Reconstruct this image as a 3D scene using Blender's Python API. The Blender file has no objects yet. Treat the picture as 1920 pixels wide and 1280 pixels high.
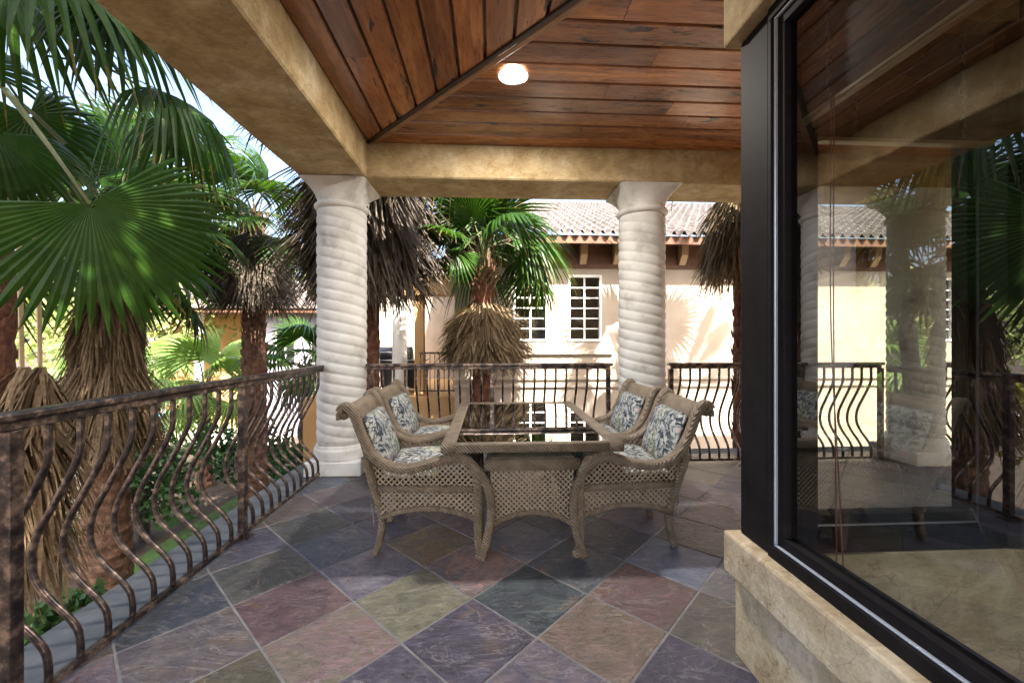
import bpy, bmesh, math, random
from mathutils import Vector, Matrix, noise
R = math.radians
rnd = random.Random(7)
S = bpy.context.scene
COL = S.collection

# ------------------------------------------------------------------ camera
cam_d = bpy.data.cameras.new("camera")
cam = bpy.data.objects.new("camera", cam_d); COL.objects.link(cam)
cam.location = (0, 0, 1.42)
cam.rotation_euler = (R(90), 0, R(-3.0))
cam_d.sensor_width = 36; cam_d.lens = 14.51; cam_d.shift_y = -0.002
cam_d.clip_start = 0.05; cam_d.clip_end = 2000
S.camera = cam

# ------------------------------------------------------------------ world, sun, exposure
SUN_T = Vector((-0.28, 0.8, -1.0)).normalized()
W = bpy.data.worlds.new("World"); S.world = W; W.use_nodes = True
nt = W.node_tree; nt.nodes.clear()
sky = nt.nodes.new('ShaderNodeTexSky'); sky.sky_type = 'NISHITA'; sky.sun_disc = False
sky.sun_elevation = math.asin(-SUN_T.z); sky.sun_rotation = math.atan2(-SUN_T.x, -SUN_T.y)
sky.air_density = 1.0; sky.dust_density = 7.0; sky.ozone_density = 1.0
bg = nt.nodes.new('ShaderNodeBackground'); bg.inputs[1].default_value = 0.10
wo = nt.nodes.new('ShaderNodeOutputWorld')
nt.links.new(sky.outputs[0], bg.inputs[0]); nt.links.new(bg.outputs[0], wo.inputs[0])
sd = bpy.data.lights.new("sun", 'SUN'); sd.energy = 4.8; sd.angle = R(0.5); sd.color = (1.0, 0.93, 0.82)
so = bpy.data.objects.new("sun", sd); COL.objects.link(so)
so.rotation_euler = SUN_T.to_track_quat('-Z', 'Y').to_euler(); so.location = (-4, -20, 30)
S.view_settings.view_transform = 'Standard'; S.view_settings.look = 'None'
S.view_settings.gamma = 1.0; S.view_settings.exposure = 2.95
S.render.engine = 'CYCLES'
S.cycles.use_denoising = True
S.cycles.max_bounces = 10; S.cycles.diffuse_bounces = 5; S.cycles.glossy_bounces = 4
S.cycles.transparent_max_bounces = 16; S.cycles.transmission_bounces = 4
S.cycles.sample_clamp_indirect = 6.0
S.cycles.caustics_reflective = False; S.cycles.caustics_refractive = False

# ------------------------------------------------------------------ helpers: tagging
def tag(o, label=None, cat=None, group=None, kind=None):
    if label: o['label'] = label
    if cat: o['category'] = cat
    if group: o['group'] = group
    if kind: o['kind'] = kind
    return o
def thing(name, label, cat, loc=(0, 0, 0), rz=0.0, group=None):
    o = bpy.data.objects.new(name, None); COL.objects.link(o)
    o.location = loc; o.rotation_euler = (0, 0, rz); o.empty_display_size = 0.1
    return tag(o, label, cat, group)
def kids(o): return [c for c in bpy.data.objects if c.parent is o]
def copy_tree(o, parent=None):
    c = o.copy(); COL.objects.link(c); c.parent = parent
    for ch in kids(o): copy_tree(ch, c)
    return c

class MB:
    """collects geometry, links it as ONE mesh object"""
    def __init__(s): s.v = []; s.f = []; s.m = []; s.t = []
    def quad(s, a, b, c, d, m=0):
        n = len(s.v); s.v += [tuple(a), tuple(b), tuple(c), tuple(d)]; s.f.append((n, n+1, n+2, n+3)); s.m.append(m)
    def tri(s, a, b, c, m=0):
        n = len(s.v); s.v += [tuple(a), tuple(b), tuple(c)]; s.f.append((n, n+1, n+2)); s.m.append(m)
    def box(s, x0, x1, y0, y1, z0, z1, m=0, M=None):
        n = len(s.v)
        p = [Vector(q) for q in ((x0,y0,z0),(x1,y0,z0),(x1,y1,z0),(x0,y1,z0),(x0,y0,z1),(x1,y0,z1),(x1,y1,z1),(x0,y1,z1))]
        if M is not None: p = [M @ q for q in p]
        s.v += [tuple(q) for q in p]
        for f in ((3,2,1,0),(4,5,6,7),(0,1,5,4),(1,2,6,5),(2,3,7,6),(3,0,4,7)):
            s.f.append(tuple(n+i for i in f)); s.m.append(m)
    def rings(s, rings, cap=True, m=0, closed=True):
        n = len(s.v); k = len(rings[0])
        for r in rings: s.v += [tuple(q) for q in r]
        for i in range(len(rings)-1):
            for j in range(k if closed else k-1):
                a = n+i*k+j; b = n+i*k+(j+1) % k
                s.f.append((a, b, b+k, a+k)); s.m.append(m)
        if cap and closed:
            s.f.append(tuple(n+j for j in reversed(range(k)))); s.m.append(m)
            s.f.append(tuple(n+(len(rings)-1)*k+j for j in range(k))); s.m.append(m)
    def tube(s, pts, r, k=8, m=0, cap=True):
        pts = [Vector(p) for p in pts]; rs = r if isinstance(r, (list, tuple)) else [r]*len(pts)
        rg = []; ref = None
        for i, p in enumerate(pts):
            t = (pts[min(i+1, len(pts)-1)] - pts[max(i-1, 0)]).normalized()
            if ref is None:
                ref = Vector((0, 0, 1)) if abs(t.z) < 0.9 else Vector((1, 0, 0))
            u = (ref - t*ref.dot(t)).normalized(); w = t.cross(u); ref = u
            rg.append([p + (u*math.cos(2*math.pi*j/k) + w*math.sin(2*math.pi*j/k))*rs[i] for j in range(k)])
        s.rings(rg, cap, m)
    def sweep(s, pts, side, w, t, m=0, cap=True, k=10, pw=0.55):
        """rounded-rectangle section: width w along side, thickness t across; w, t may be lists"""
        pts = [Vector(p) for p in pts]; rg = []
        for i, p in enumerate(pts):
            tt = (pts[min(i+1, len(pts)-1)] - pts[max(i-1, 0)]).normalized()
            sv = (Vector(side) - tt*Vector(side).dot(tt)).normalized(); nn = tt.cross(sv)
            ww = w[i] if isinstance(w, (list, tuple)) else w; th = t[i] if isinstance(t, (list, tuple)) else t
            ring = []
            for j in range(k):
                a = 2*math.pi*(j+.5)/k; c, q = math.cos(a), math.sin(a)
                ring.append(p + sv*(ww/2*math.copysign(abs(c)**pw, c)) + nn*(th/2*math.copysign(abs(q)**pw, q)))
            rg.append(ring)
        s.rings(rg, cap, m)
    def lathe(s, prof, k=24, c=(0, 0), m=0, cap=True):
        s.rings([[(c[0]+r*math.cos(2*math.pi*j/k), c[1]+r*math.sin(2*math.pi*j/k), z) for j in range(k)] for r, z in prof], cap, m)
    def build(s, name, mats, parent=None, smooth=False, loc=None, bevel=0.0):
        me = bpy.data.meshes.new(name); me.from_pydata(s.v, [], s.f)
        for mt in (mats if isinstance(mats, (list, tuple)) else [mats]): me.materials.append(mt)
        if any(s.m): me.polygons.foreach_set('material_index', s.m)
        if smooth: me.polygons.foreach_set('use_smooth', [True]*len(s.f))
        me.update()
        o = bpy.data.objects.new(name, me); COL.objects.link(o)
        if parent: o.parent = parent
        if loc: o.location = loc
        if bevel:
            b = o.modifiers.new('bevel', 'BEVEL'); b.width = bevel; b.segments = 2; b.limit_method = 'ANGLE'; b.angle_limit = R(40)
        return o

def spline(pts, n=6):
    """Catmull-Rom through points"""
    P = [Vector(p) for p in pts]; out = []
    for i in range(len(P)-1):
        p0 = P[max(i-1, 0)]; p1 = P[i]; p2 = P[i+1]; p3 = P[min(i+2, len(P)-1)]
        for k in range(n):
            t = k/n
            out.append(0.5*((2*p1) + (p2-p0)*t + (2*p0-5*p1+4*p2-p3)*t*t + (3*p1-p0-3*p2+p3)*t**3))
    out.append(P[-1]); return out

# ------------------------------------------------------------------ helpers: materials
def srgb(r, g, b):
    f = lambda c: (c/255/12.92) if c/255 <= .04045 else ((c/255+.055)/1.055)**2.4
    q = (r+g+b)/3; r, g, b = (max(0, (q+1.06*(c-q))*.84) for c in (r, g, b)); r *= .96; b *= .98
    return (f(r), f(g), f(b), 1)
class N:
    def __init__(s, name):
        s.mat = bpy.data.materials.new(name); s.mat.use_nodes = True
        s.t = s.mat.node_tree; s.t.nodes.clear()
        s.out = s.t.nodes.new('ShaderNodeOutputMaterial')
    def n(s, typ, **kw):
        x = s.t.nodes.new(typ)
        for k, v in kw.items():
            if k.startswith('i_'): x.inputs[k[2:].replace('_', ' ')].default_value = v
            else: setattr(x, k, v)
        return x
    def l(s, a, b): s.t.links.new(a, b)
    def coord(s, which='Object', scale=(1, 1, 1), rot=(0, 0, 0)):
        c = s.n('ShaderNodeTexCoord'); m = s.n('ShaderNodeMapping')
        m.inputs['Scale'].default_value = scale; m.inputs['Rotation'].default_value = rot
        s.l(c.outputs[which], m.inputs['Vector']); return m.outputs['Vector']
    def noise(s, vec, scale, detail=4, rough=.55, dist=0):
        x = s.n('ShaderNodeTexNoise'); x.inputs['Scale'].default_value = scale; x.inputs['Detail'].default_value = detail
        x.inputs['Roughness'].default_value = rough; x.inputs['Distortion'].default_value = dist
        if vec: s.l(vec, x.inputs['Vector'])
        return x.outputs['Fac']
    def ramp(s, fac, stops, interp='LINEAR'):
        x = s.n('ShaderNodeValToRGB'); e = x.color_ramp.elements; x.color_ramp.interpolation = interp
        while len(e) < len(stops): e.new(.5)
        for i, (p, c) in enumerate(stops):
            e[i].position = p; e[i].color = c if len(c) == 4 else (*c, 1)
        s.l(fac, x.inputs[0]); return x.outputs[0]
    def mix(s, fac, a, b, mode='MIX'):
        x = s.n('ShaderNodeMix', data_type='RGBA', blend_type=mode)
        for k, v in ((0, fac), (6, a), (7, b)):
            if hasattr(v, 'links'): s.l(v, x.inputs[k])
            else: x.inputs[k].default_value = v if not isinstance(v, tuple) or len(v) == 4 else (*v, 1)
        return x.outputs[2]
    def math(s, op, a, b=0.0):
        x = s.n('ShaderNodeMath', operation=op)
        for k, v in ((0, a), (1, b)):
            if hasattr(v, 'links'): s.l(v, x.inputs[k])
            else: x.inputs[k].default_value = v
        return x.outputs[0]
    def bump(s, h, strength=.3, dist=.01):
        x = s.n('ShaderNodeBump'); x.inputs['Strength'].default_value = strength; x.inputs['Distance'].default_value = dist
        s.l(h, x.inputs['Height']); return x.outputs[0]
    def bsdf(s, col, rough=.6, nrm=None, metal=0.0, spec=.5, coat=0.0, **kw):
        b = s.n('ShaderNodeBsdfPrincipled')
        for k, v in (('Base Color', col), ('Roughness', rough), ('Metallic', metal), ('Specular IOR Level', spec), ('Coat Weight', coat)):
            if hasattr(v, 'links'): s.l(v, b.inputs[k])
            else: b.inputs[k].default_value = v if not isinstance(v, tuple) or len(v) == 4 else (*v, 1)
        for k, v in kw.items(): b.inputs[k.replace('_', ' ')].default_value = v
        if nrm: s.l(nrm, b.inputs['Normal'])
        s.l(b.outputs[0], s.out.inputs[0]); return b
def mottled(name, stops, scale=3, rough=.7, bump=.2, bscale=40, metal=0, spec=.4, stretch=(1, 1, 1), detail=6, dist=.004, coat=0, coords='Object', randomise=False):
    m = N(name); v = m.coord(coords, stretch)
    if randomise:
        oi = m.n('ShaderNodeObjectInfo'); ad = m.n('ShaderNodeVectorMath', operation='ADD')
        sc = m.n('ShaderNodeVectorMath', operation='SCALE'); sc.inputs[3].default_value = 40
        cmb = m.n('ShaderNodeCombineXYZ'); m.l(oi.outputs['Random'], cmb.inputs[0]); m.l(oi.outputs['Random'], cmb.inputs[1])
        m.l(cmb.outputs[0], sc.inputs[0]); m.l(v, ad.inputs[0]); m.l(sc.outputs[0], ad.inputs[1]); v = ad.outputs[0]
    c = m.ramp(m.noise(v, scale, detail, .6), stops)
    nb = m.bump(m.noise(v, bscale, 4, .6), bump, dist) if bump else None
    m.bsdf(c, rough, nb, metal, spec, coat); return m.mat

# stucco: ochre and grey-tan clouds with brown stains
def stucco(name, a, b, c, scale=1.6):
    m = N(name); v = m.coord('Object')
    n1 = m.noise(v, scale, 8, .62, .4); n2 = m.noise(v, scale*3.2, 6, .6, .8)
    col = m.ramp(n1, [(.30, a), (.5, b), (.70, c)])
    st = m.ramp(n2, [(.40, (.52, .45, .36)), (.62, (1, 1, 1))])
    col = m.mix(.55, col, st, 'MULTIPLY')
    tr = m.n('ShaderNodeMapping'); tr.inputs['Scale'].default_value = (1, 2.2, 3); tr.inputs['Rotation'].default_value = (.4, .3, .6); m.l(v, tr.inputs['Vector'])
    h = m.math('ADD', m.noise(v, 70, 5, .6), m.math('MULTIPLY', m.noise(tr.outputs[0], 7, 7, .65, 1.5), 2.2))
    fine = m.ramp(m.noise(tr.outputs[0], 16, 8, .7, 1.0), [(.3, (.74, .72, .68)), (.6, (1.05, 1.05, 1.05))])
    vk = m.n('ShaderNodeTexVoronoi', feature='DISTANCE_TO_EDGE'); vk.inputs['Scale'].default_value = 1.1
    wv = m.n('ShaderNodeVectorMath', operation='ADD'); nz = m.n('ShaderNodeTexNoise'); nz.inputs['Scale'].default_value = 3; nz.inputs['Detail'].default_value = 6; m.l(v, nz.inputs['Vector'])
    m.l(v, wv.inputs[0]); m.l(nz.outputs['Color'], wv.inputs[1]); m.l(wv.outputs[0], vk.inputs['Vector'])
    crack = m.ramp(vk.outputs['Distance'], [(.0, (.55, .5, .42)), (.006, (1, 1, 1))])
    col = m.mix(.8, m.mix(1.0, col, fine, 'MULTIPLY'), crack, 'MULTIPLY')
    m.bsdf(col, .85, m.bump(h, .4, .005), spec=.2); return m.mat
M_stucco = stucco('stucco', (.31, .225, .11), (.45, .345, .19), (.55, .48, .33))
M_stucco_pale = stucco('stucco_pale', (.50, .38, .22), (.66, .55, .38), (.72, .64, .50), 2.2)
M_nstucco = mottled('neighbour_stucco', [(.25, (.305, .248, .195)), (.45, (.36, .302, .245)), (.7, (.41, .352, .292))], 1.6, .9, .4, 45, spec=.15)
M_ochre = mottled('ochre_stucco', [(.3, (.42, .25, .11)), (.7, (.52, .33, .16))], 1.2, .9, .2, 60, spec=.15)
M_stone = mottled('cast_stone', [(.30, (.40, .385, .36)), (.46, (.60, .59, .56)), (.7, (.70, .69, .67))], 3.4, .85, .35, 55, spec=.2, dist=.004)
def metal_bronze():
    m = N('bronze_metal'); v = m.coord('Object')
    n = m.noise(v, 16, 6, .65); c = m.ramp(n, [(.36, (.020, .017, .020)), (.50, (.070, .052, .047)), (.64, (.28, .205, .16))])
    m.bsdf(c, .34, m.bump(m.noise(v, 90, 3), .25, .002), .6, .5); return m.mat
M_bronze = metal_bronze()
M_frame = mottled('dark_bronze_frame', [(.3, (.012, .010, .011)), (.7, (.019, .017, .018))], 12, .62, .03, 80, 0, .06)
M_glint_bead = mottled('glint_bead', [(.3, (.50, .56, .66)), (.7, (.58, .64, .74))], 12, .3, 0, 80, .35, .6)  # blue-white base colour stands in for skylight glinting on the frame

def glass(name, tint=(1, 1, 1), boost=1.0, minr=.04, rough=0.0):
    m = N(name); ge = m.n('ShaderNodeNewGeometry'); dp = m.n('ShaderNodeVectorMath', operation='DOT_PRODUCT')
    m.l(ge.outputs['Normal'], dp.inputs[0]); m.l(ge.outputs['Incoming'], dp.inputs[1])
    sc = m.math('POWER', m.math('SUBTRACT', 1.0, m.math('ABSOLUTE', dp.outputs['Value'])), 5.0)     # Schlick, same from both sides
    f = m.math('MINIMUM', m.math('MULTIPLY', m.math('ADD', m.math('MULTIPLY', sc, .957), .043+minr), boost), 1.0)
    t = m.n('ShaderNodeBsdfTransparent'); t.inputs[0].default_value = (*tint, 1)
    g = m.n('ShaderNodeBsdfGlossy'); g.inputs[0].default_value = (.95, .97, 1, 1); g.inputs['Roughness'].default_value = rough
    x = m.n('ShaderNodeMixShader'); m.l(f, x.inputs[0]); m.l(t.outputs[0], x.inputs[1]); m.l(g.outputs[0], x.inputs[2])
    m.l(x.outputs[0], m.out.inputs[0]); return m.mat
M_glass = glass('window_glass', (.46, .48, .46), 2.1, .04)
M_glass_far = glass('tinted_glass', (.86, .88, .84), 1.2, .0)
M_tabletop = glass('table_glass', (.26, .30, .29), 1.4, .30)

def wicker():
    m = N('wicker'); v = m.coord('Object')
    w1 = m.n('ShaderNodeTexWave', wave_type='BANDS', bands_direction='DIAGONAL'); w1.inputs['Scale'].default_value = 30; w1.inputs['Distortion'].default_value = 1.2
    w1.inputs['Detail'].default_value = 1; m.l(v, w1.inputs['Vector'])
    v2 = m.coord('Object', (1, -1, 1), (0, 0, R(90)))
    w2 = m.n('ShaderNodeTexWave', wave_type='BANDS', bands_direction='DIAGONAL'); w2.inputs['Scale'].default_value = 30; w2.inputs['Distortion'].default_value = 1.2
    w2.inputs['Detail'].default_value = 1; m.l(v2, w2.inputs['Vector'])
    h = m.math('MAXIMUM', w1.outputs['Fac'], w2.outputs['Fac'])
    n = m.noise(v, 14, 5, .6)
    c = m.ramp(n, [(.3, (.175, .134, .094)), (.55, (.262, .206, .148)), (.75, (.34, .278, .205))])
    c = m.mix(.5, c, m.ramp(h, [(.25, (.25, .22, .19)), (.75, (1, 1, 1))]), 'MULTIPLY')
    m.bsdf(c, .55, m.bump(h, .9, .008), 0, .35); return m.mat
M_wicker = wicker()
M_strand = mottled('wicker_strands', [(.3, (.215, .168, .118)), (.7, (.32, .257, .188))], 20, .55, .3, 120)

def floral():
    m = N('floral_fabric'); v = m.coord('Object')
    wv = m.noise(v, 9, 3, .6)
    dv = m.n('ShaderNodeVectorMath', operation='ADD'); m.l(v, dv.inputs[0])
    nz = m.n('ShaderNodeTexNoise'); nz.inputs['Scale'].default_value = 7; m.l(v, nz.inputs['Vector'])
    sc = m.n('ShaderNodeVectorMath', operation='SCALE'); sc.inputs[3].default_value = .16; m.l(nz.outputs['Color'], sc.inputs[0]); m.l(sc.outputs[0], dv.inputs[1])
    mp = m.n('ShaderNodeMapping'); mp.inputs['Scale'].default_value = (1, 1, .45); mp.inputs['Rotation'].default_value = (R(35), R(28), R(20)); m.l(dv.outputs[0], mp.inputs['Vector'])
    leaf = m.noise(mp.outputs[0], 38, 3, .55, .6)
    big = m.noise(v, 6.5, 2, .5)
    vo = m.n('ShaderNodeTexVoronoi'); vo.inputs['Scale'].default_value = 9; m.l(dv.outputs[0], vo.inputs['Vector'])
    base = m.ramp(wv, [(.35, (.27, .29, .30)), (.5, (.40, .41, .395)), (.65, (.50, .47, .40))])
    c = m.mix(m.ramp(leaf, [(.47, (0, 0, 0)), (.53, (1, 1, 1))]), base, m.ramp(big, [(.4, (.040, .050, .065)), (.55, (.11, .13, .135)), (.65, (.12, .16, .09))]))
    fl = m.ramp(vo.outputs['Distance'], [(.22, (1, 1, 1)), (.34, (0, 0, 0))])
    pick = m.ramp(m.noise(v, 4.3, 1, .4), [(.52, (0, 0, 0)), (.58, (1, 1, 1))])
    c = m.mix(m.mix(1.0, fl, pick, 'MULTIPLY'), c, m.ramp(leaf, [(.4, (.44, .14, .18)), (.55, (.55, .32, .34)), (.62, (.60, .52, .34))]))
    m.bsdf(c, .85, m.bump(m.noise(v, 260, 2), .2, .002), 0, .2); return m.mat
M_floral = floral()

# slate tiles: two colours per tile held in the mesh, mixed by cleft patterns
def slate():
    m = N('slate_tiles'); v = m.coord('Object')
    a = m.n('ShaderNodeAttribute', attribute_name='col_a'); b = m.n('ShaderNodeAttribute', attribute_name='col_b'); o = m.n('ShaderNodeAttribute', attribute_name='ofs')
    ad = m.n('ShaderNodeVectorMath', operation='ADD'); m.l(v, ad.inputs[0])
    sc = m.n('ShaderNodeVectorMath', operation='SCALE'); sc.inputs[3].default_value = 30; m.l(o.outputs['Color'], sc.inputs[0]); m.l(sc.outputs[0], ad.inputs[1])
    vv = ad.outputs[0]
    mp = m.n('ShaderNodeMapping'); mp.inputs['Scale'].default_value = (1, 2.6, 1); mp.inputs['Rotation'].default_value = (0, 0, R(30)); m.l(vv, mp.inputs['Vector'])
    n1 = m.noise(vv, 4.6, 9, .72, 1.6); n2 = m.noise(mp.outputs[0], 10, 10, .78, 1.2); n3 = m.noise(vv, 3.0, 5, .6, 1.5)
    c = m.mix(m.ramp(n1, [(.42, (0, 0, 0)), (.60, (1, 1, 1))]), a.outputs['Color'], b.outputs['Color'])
    c = m.mix(.85, c, m.ramp(n2, [(.26, (.32, .33, .36)), (.5, (.95, .95, .95)), (.74, (1.8, 1.75, 1.7))]), 'MULTIPLY')
    c = m.mix(m.ramp(n3, [(.58, (0, 0, 0)), (.70, (.55, .55, .55))]), c, (.20, .125, .070, 1))
    c = m.mix(m.ramp(m.noise(mp.outputs[0], 5.5, 9, .75, 2.2), [(.60, (0, 0, 0)), (.74, (.5, .5, .5))]), c, (.48, .46, .50, 1))
    vn = m.ramp(m.noise(mp.outputs[0], 2.6, 7, .6, 2.6), [(.478, (0, 0, 0)), (.5, (.38, .38, .38)), (.522, (0, 0, 0))])
    c = m.mix(m.mix(1.0, vn, m.ramp(n3, [(.4, (0, 0, 0)), (.6, (1, 1, 1))]), 'MULTIPLY'), c, (.46, .45, .48, 1))
    h = m.math('ADD', m.noise(mp.outputs[0], 9, 8, .7), m.math('MULTIPLY', n1, 1.2))
    m.bsdf(c, m.ramp(n2, [(.3, (.22, .22, .22)), (.7, (.46, .46, .46))]), m.bump(h, .8, .012), 0, .5); return m.mat
M_slate = slate()
M_grout = mottled('grout', [(.3, (.12, .118, .118)), (.5, (.20, .196, .196)), (.7, (.29, .285, .28))], 5, .9, .3, 90)
M_concrete = mottled('concrete_ledge', [(.3, (.065, .075, .082)), (.5, (.105, .115, .125)), (.7, (.16, .165, .17))], 4, .9, .3, 60)

def wood_ceiling(name, along):
    m = N(name); st = (1.0, 9, 9) if along == 'x' else (9, 1.0, 9)
    v = m.coord('Object', st)
    a = m.n('ShaderNodeAttribute', attribute_name='board')
    ad = m.n('ShaderNodeVectorMath', operation='ADD'); m.l(v, ad.inputs[0])
    sc = m.n('ShaderNodeVectorMath', operation='SCALE'); sc.inputs[3].default_value = 60; m.l(a.outputs['Color'], sc.inputs[0]); m.l(sc.outputs[0], ad.inputs[1])
    n1 = m.noise(ad.outputs[0], 1.5, 8, .65, .8); n2 = m.noise(ad.outputs[0], 7, 5, .6, .3)
    c = m.ramp(n1, [(.28, (.12, .038, .013)), (.5, (.33, .122, .040)), (.72, (.60, .28, .10))])
    c = m.mix(.4, c, m.ramp(n2, [(.35, (.45, .42, .4)), (.6, (1, 1, 1))]), 'MULTIPLY')
    # worm-eaten dark pockets of pecky wood, present on some boards only
    sep = m.n('ShaderNodeSeparateColor'); m.l(a.outputs['Color'], sep.inputs[0])
    v3 = m.coord('Object', (1, 3.6, 3.6) if along == 'x' else (3.6, 1, 3.6))
    ad3 = m.n('ShaderNodeVectorMath', operation='ADD'); m.l(v3, ad3.inputs[0]); m.l(sc.outputs[0], ad3.inputs[1])
    pk = m.noise(ad3.outputs[0], 4.2, 4, .55, .5)
    thr = m.math('SUBTRACT', m.math('ADD', pk, m.math('MULTIPLY', sep.outputs[1], .20)), .76)
    pm = m.ramp(m.math('MULTIPLY', thr, 22.0), [(0, (0, 0, 0)), (1, (1, 1, 1))])
    c = m.mix(1.0, c, m.ramp(sep.outputs[2], [(0, (.55, .50, .47)), (.5, (.95, .93, .9)), (1, (1.3, 1.3, 1.25))]), 'MULTIPLY')
    c = m.mix(pm, c, (.022, .010, .006, 1))
    h = m.math('SUBTRACT', m.math('MULTIPLY', n2, .25), m.math('MULTIPLY', pm, 1.5))
    m.bsdf(c, m.ramp(n2, [(.3, (.22, .22, .22)), (.7, (.38, .38, .38))]), m.bump(h, .3, .006), 0, .5, .25, Coat_Roughness=.15); return m.mat
M_ceil_x = wood_ceiling('pecky_cedar_along_x', 'x'); M_ceil_y = wood_ceiling('pecky_cedar_along_y', 'y')
M_trim = mottled('dark_wood_trim', [(.3, (.016, .009, .006)), (.7, (.04, .02, .012))], 8, .4, .2, 50)
M_trim_light = mottled('cedar_trim', [(.3, (.20, .10, .05)), (.7, (.36, .20, .10))], 6, .4, .2, 50)
M_neaves = mottled('eaves_wood', [(.3, (.085, .038, .022)), (.7, (.15, .07, .04))], 5, .7, .2, 30)
M_corbel = mottled('corbel_wood', [(.3, (.34, .23, .13)), (.7, (.44, .31, .18))], 5, .8, .2, 30)
M_white = mottled('white_paint', [(.3, (.74, .73, .70)), (.7, (.82, .81, .78))], 5, .5, .05, 30)
M_rooftile = mottled('clay_roof_tiles', [(.28, (.060, .047, .043)), (.5, (.120, .100, .094)), (.72, (.20, .175, .165))], 3.5, .8, .25, 30)
M_roofslab = mottled('roof_underlay', [(.3, (.10, .07, .05)), (.7, (.16, .11, .08))], 3, .9)
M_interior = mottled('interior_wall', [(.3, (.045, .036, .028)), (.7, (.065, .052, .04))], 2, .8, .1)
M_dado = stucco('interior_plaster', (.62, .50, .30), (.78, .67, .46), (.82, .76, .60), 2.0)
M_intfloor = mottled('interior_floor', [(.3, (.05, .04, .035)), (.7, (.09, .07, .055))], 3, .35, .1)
M_blind = mottled('dark_wood_slats', [(.3, (.040, .022, .018)), (.7, (.075, .040, .032))], 10, .45, .1, 50, stretch=(.3, 1, 8))
M_blindrail = mottled('pale_wood_rail', [(.3, (.46, .34, .2)), (.7, (.6, .47, .3))], 8, .4, .05)
M_cord = mottled('red_cord', [(.3, (.32, .10, .08)), (.7, (.42, .16, .12))], 30, .8, 0)
M_chain = mottled('dark_chain', [(.3, (.10, .07, .06)), (.7, (.2, .15, .13))], 30, .5, 0, metal=.3)

def leaf(name, stops, trans=.35, rough=.42, scale=3.0):
    m = N(name); v = m.coord('Object'); oi = m.n('ShaderNodeObjectInfo')
    n = m.noise(v, scale, 4, .6)
    f = m.math('ADD', m.math('MULTIPLY', n, .75), m.math('MULTIPLY', oi.outputs['Random'], .25))
    c = m.ramp(f, stops)
    ta = m.n('ShaderNodeAttribute', attribute_name='tip')
    c = m.mix(m.ramp(ta.outputs['Fac'], [(.90, (0, 0, 0)), (1.0, (.8, .8, .8))]), c, (.16, .105, .04, 1))
    b = m.n('ShaderNodeBsdfPrincipled'); m.l(c, b.inputs['Base Color']); b.inputs['Roughness'].default_value = rough; b.inputs['Specular IOR Level'].default_value = .25
    t = m.n('ShaderNodeBsdfTranslucent'); m.l(m.mix(1.0, c, (1.5, 1.5, .7, 1), 'MULTIPLY'), t.inputs[0])
    x = m.n('ShaderNodeMixShader'); x.inputs[0].default_value = trans
    m.l(b.outputs[0], x.inputs[1]); m.l(t.outputs[0], x.inputs[2]); m.l(x.outputs[0], m.out.inputs[0]); return m.mat
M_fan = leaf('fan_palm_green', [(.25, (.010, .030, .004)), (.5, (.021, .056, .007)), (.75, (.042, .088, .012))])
M_fan_lit = leaf('young_palm_sunlit_green', [(.25, (.07, .15, .03)), (.5, (.12, .20, .05)), (.75, (.18, .26, .08))])  # sunlight on the young palms is put into this brighter green
M_petiole = mottled('palm_stalk', [(.3, (.035, .055, .014)), (.7, (.08, .085, .03))], 6, .5, .1)
M_thatch = leaf('dry_thatch', [(.25, (.070, .044, .024)), (.5, (.150, .104, .060)), (.75, (.28, .21, .135))], .15, .8, 22)
M_thatch_grey = leaf('grey_thatch', [(.25, (.050, .040, .032)), (.5, (.105, .084, .066)), (.75, (.19, .16, .13))], .15, .8, 22)
M_bark = mottled('palm_bark', [(.3, (.055, .028, .018)), (.5, (.115, .060, .038)), (.72, (.20, .125, .085))], 9, .9, .6, 28, dist=.02)
M_bark_red = mottled('red_palm_bark', [(.3, (.055, .022, .014)), (.5, (.125, .048, .028)), (.72, (.22, .115, .075))], 11, .9, .6, 28, dist=.02)
M_bark_grey = mottled('grey_bark', [(.3, (.05, .045, .042)), (.7, (.13, .115, .10))], 7, .9, .6, 28, dist=.02)
M_deadstalk = mottled('dead_stalk', [(.3, (.40, .30, .17)), (.7, (.58, .47, .30))], 8, .7, .1)
M_tree_lit = leaf('tree_leaves_sunlit', [(.25, (.12, .16, .05)), (.5, (.20, .24, .085)), (.75, (.30, .33, .14))], .4, .6, .8)  # sunlit paleness of the far trees is put into the leaf colour
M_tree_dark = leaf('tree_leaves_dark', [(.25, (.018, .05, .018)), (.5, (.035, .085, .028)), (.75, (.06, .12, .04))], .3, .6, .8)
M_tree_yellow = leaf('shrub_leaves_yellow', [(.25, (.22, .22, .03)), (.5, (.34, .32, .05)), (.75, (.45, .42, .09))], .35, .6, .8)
M_lawn = mottled('lawn', [(.3, (.030, .075, .018)), (.5, (.055, .125, .028)), (.7, (.085, .16, .04))], 5, .9, .6, 120, dist=.03)
M_soil = mottled('garden_soil', [(.3, (.030, .022, .016)), (.7, (.075, .055, .04))], 3, .95, .6, 20, dist=.04)
M_path = mottled('pale_paving', [(.3, (.42, .39, .35)), (.7, (.55, .52, .47))], 2, .9, .2, 30)
M_water = N('pool_water'); M_water.bsdf((.10, .42, .55), .05, M_water.bump(M_water.noise(M_water.coord('Object'), 3, 3), .2, .05)); M_water = M_water.mat
M_black = mottled('black_enamel', [(.3, (.012, .012, .013)), (.7, (.022, .022, .024))], 6, .35, .05, 40)
M_steel = mottled('brushed_steel', [(.3, (.4, .4, .42)), (.7, (.55, .55, .57))], 9, .3, .05, 60, .9)
M_bluewall = mottled('grey_lilac_wall', [(.3, (.26, .24, .30)), (.7, (.33, .31, .37))], 1.5, .9, .1)
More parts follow.
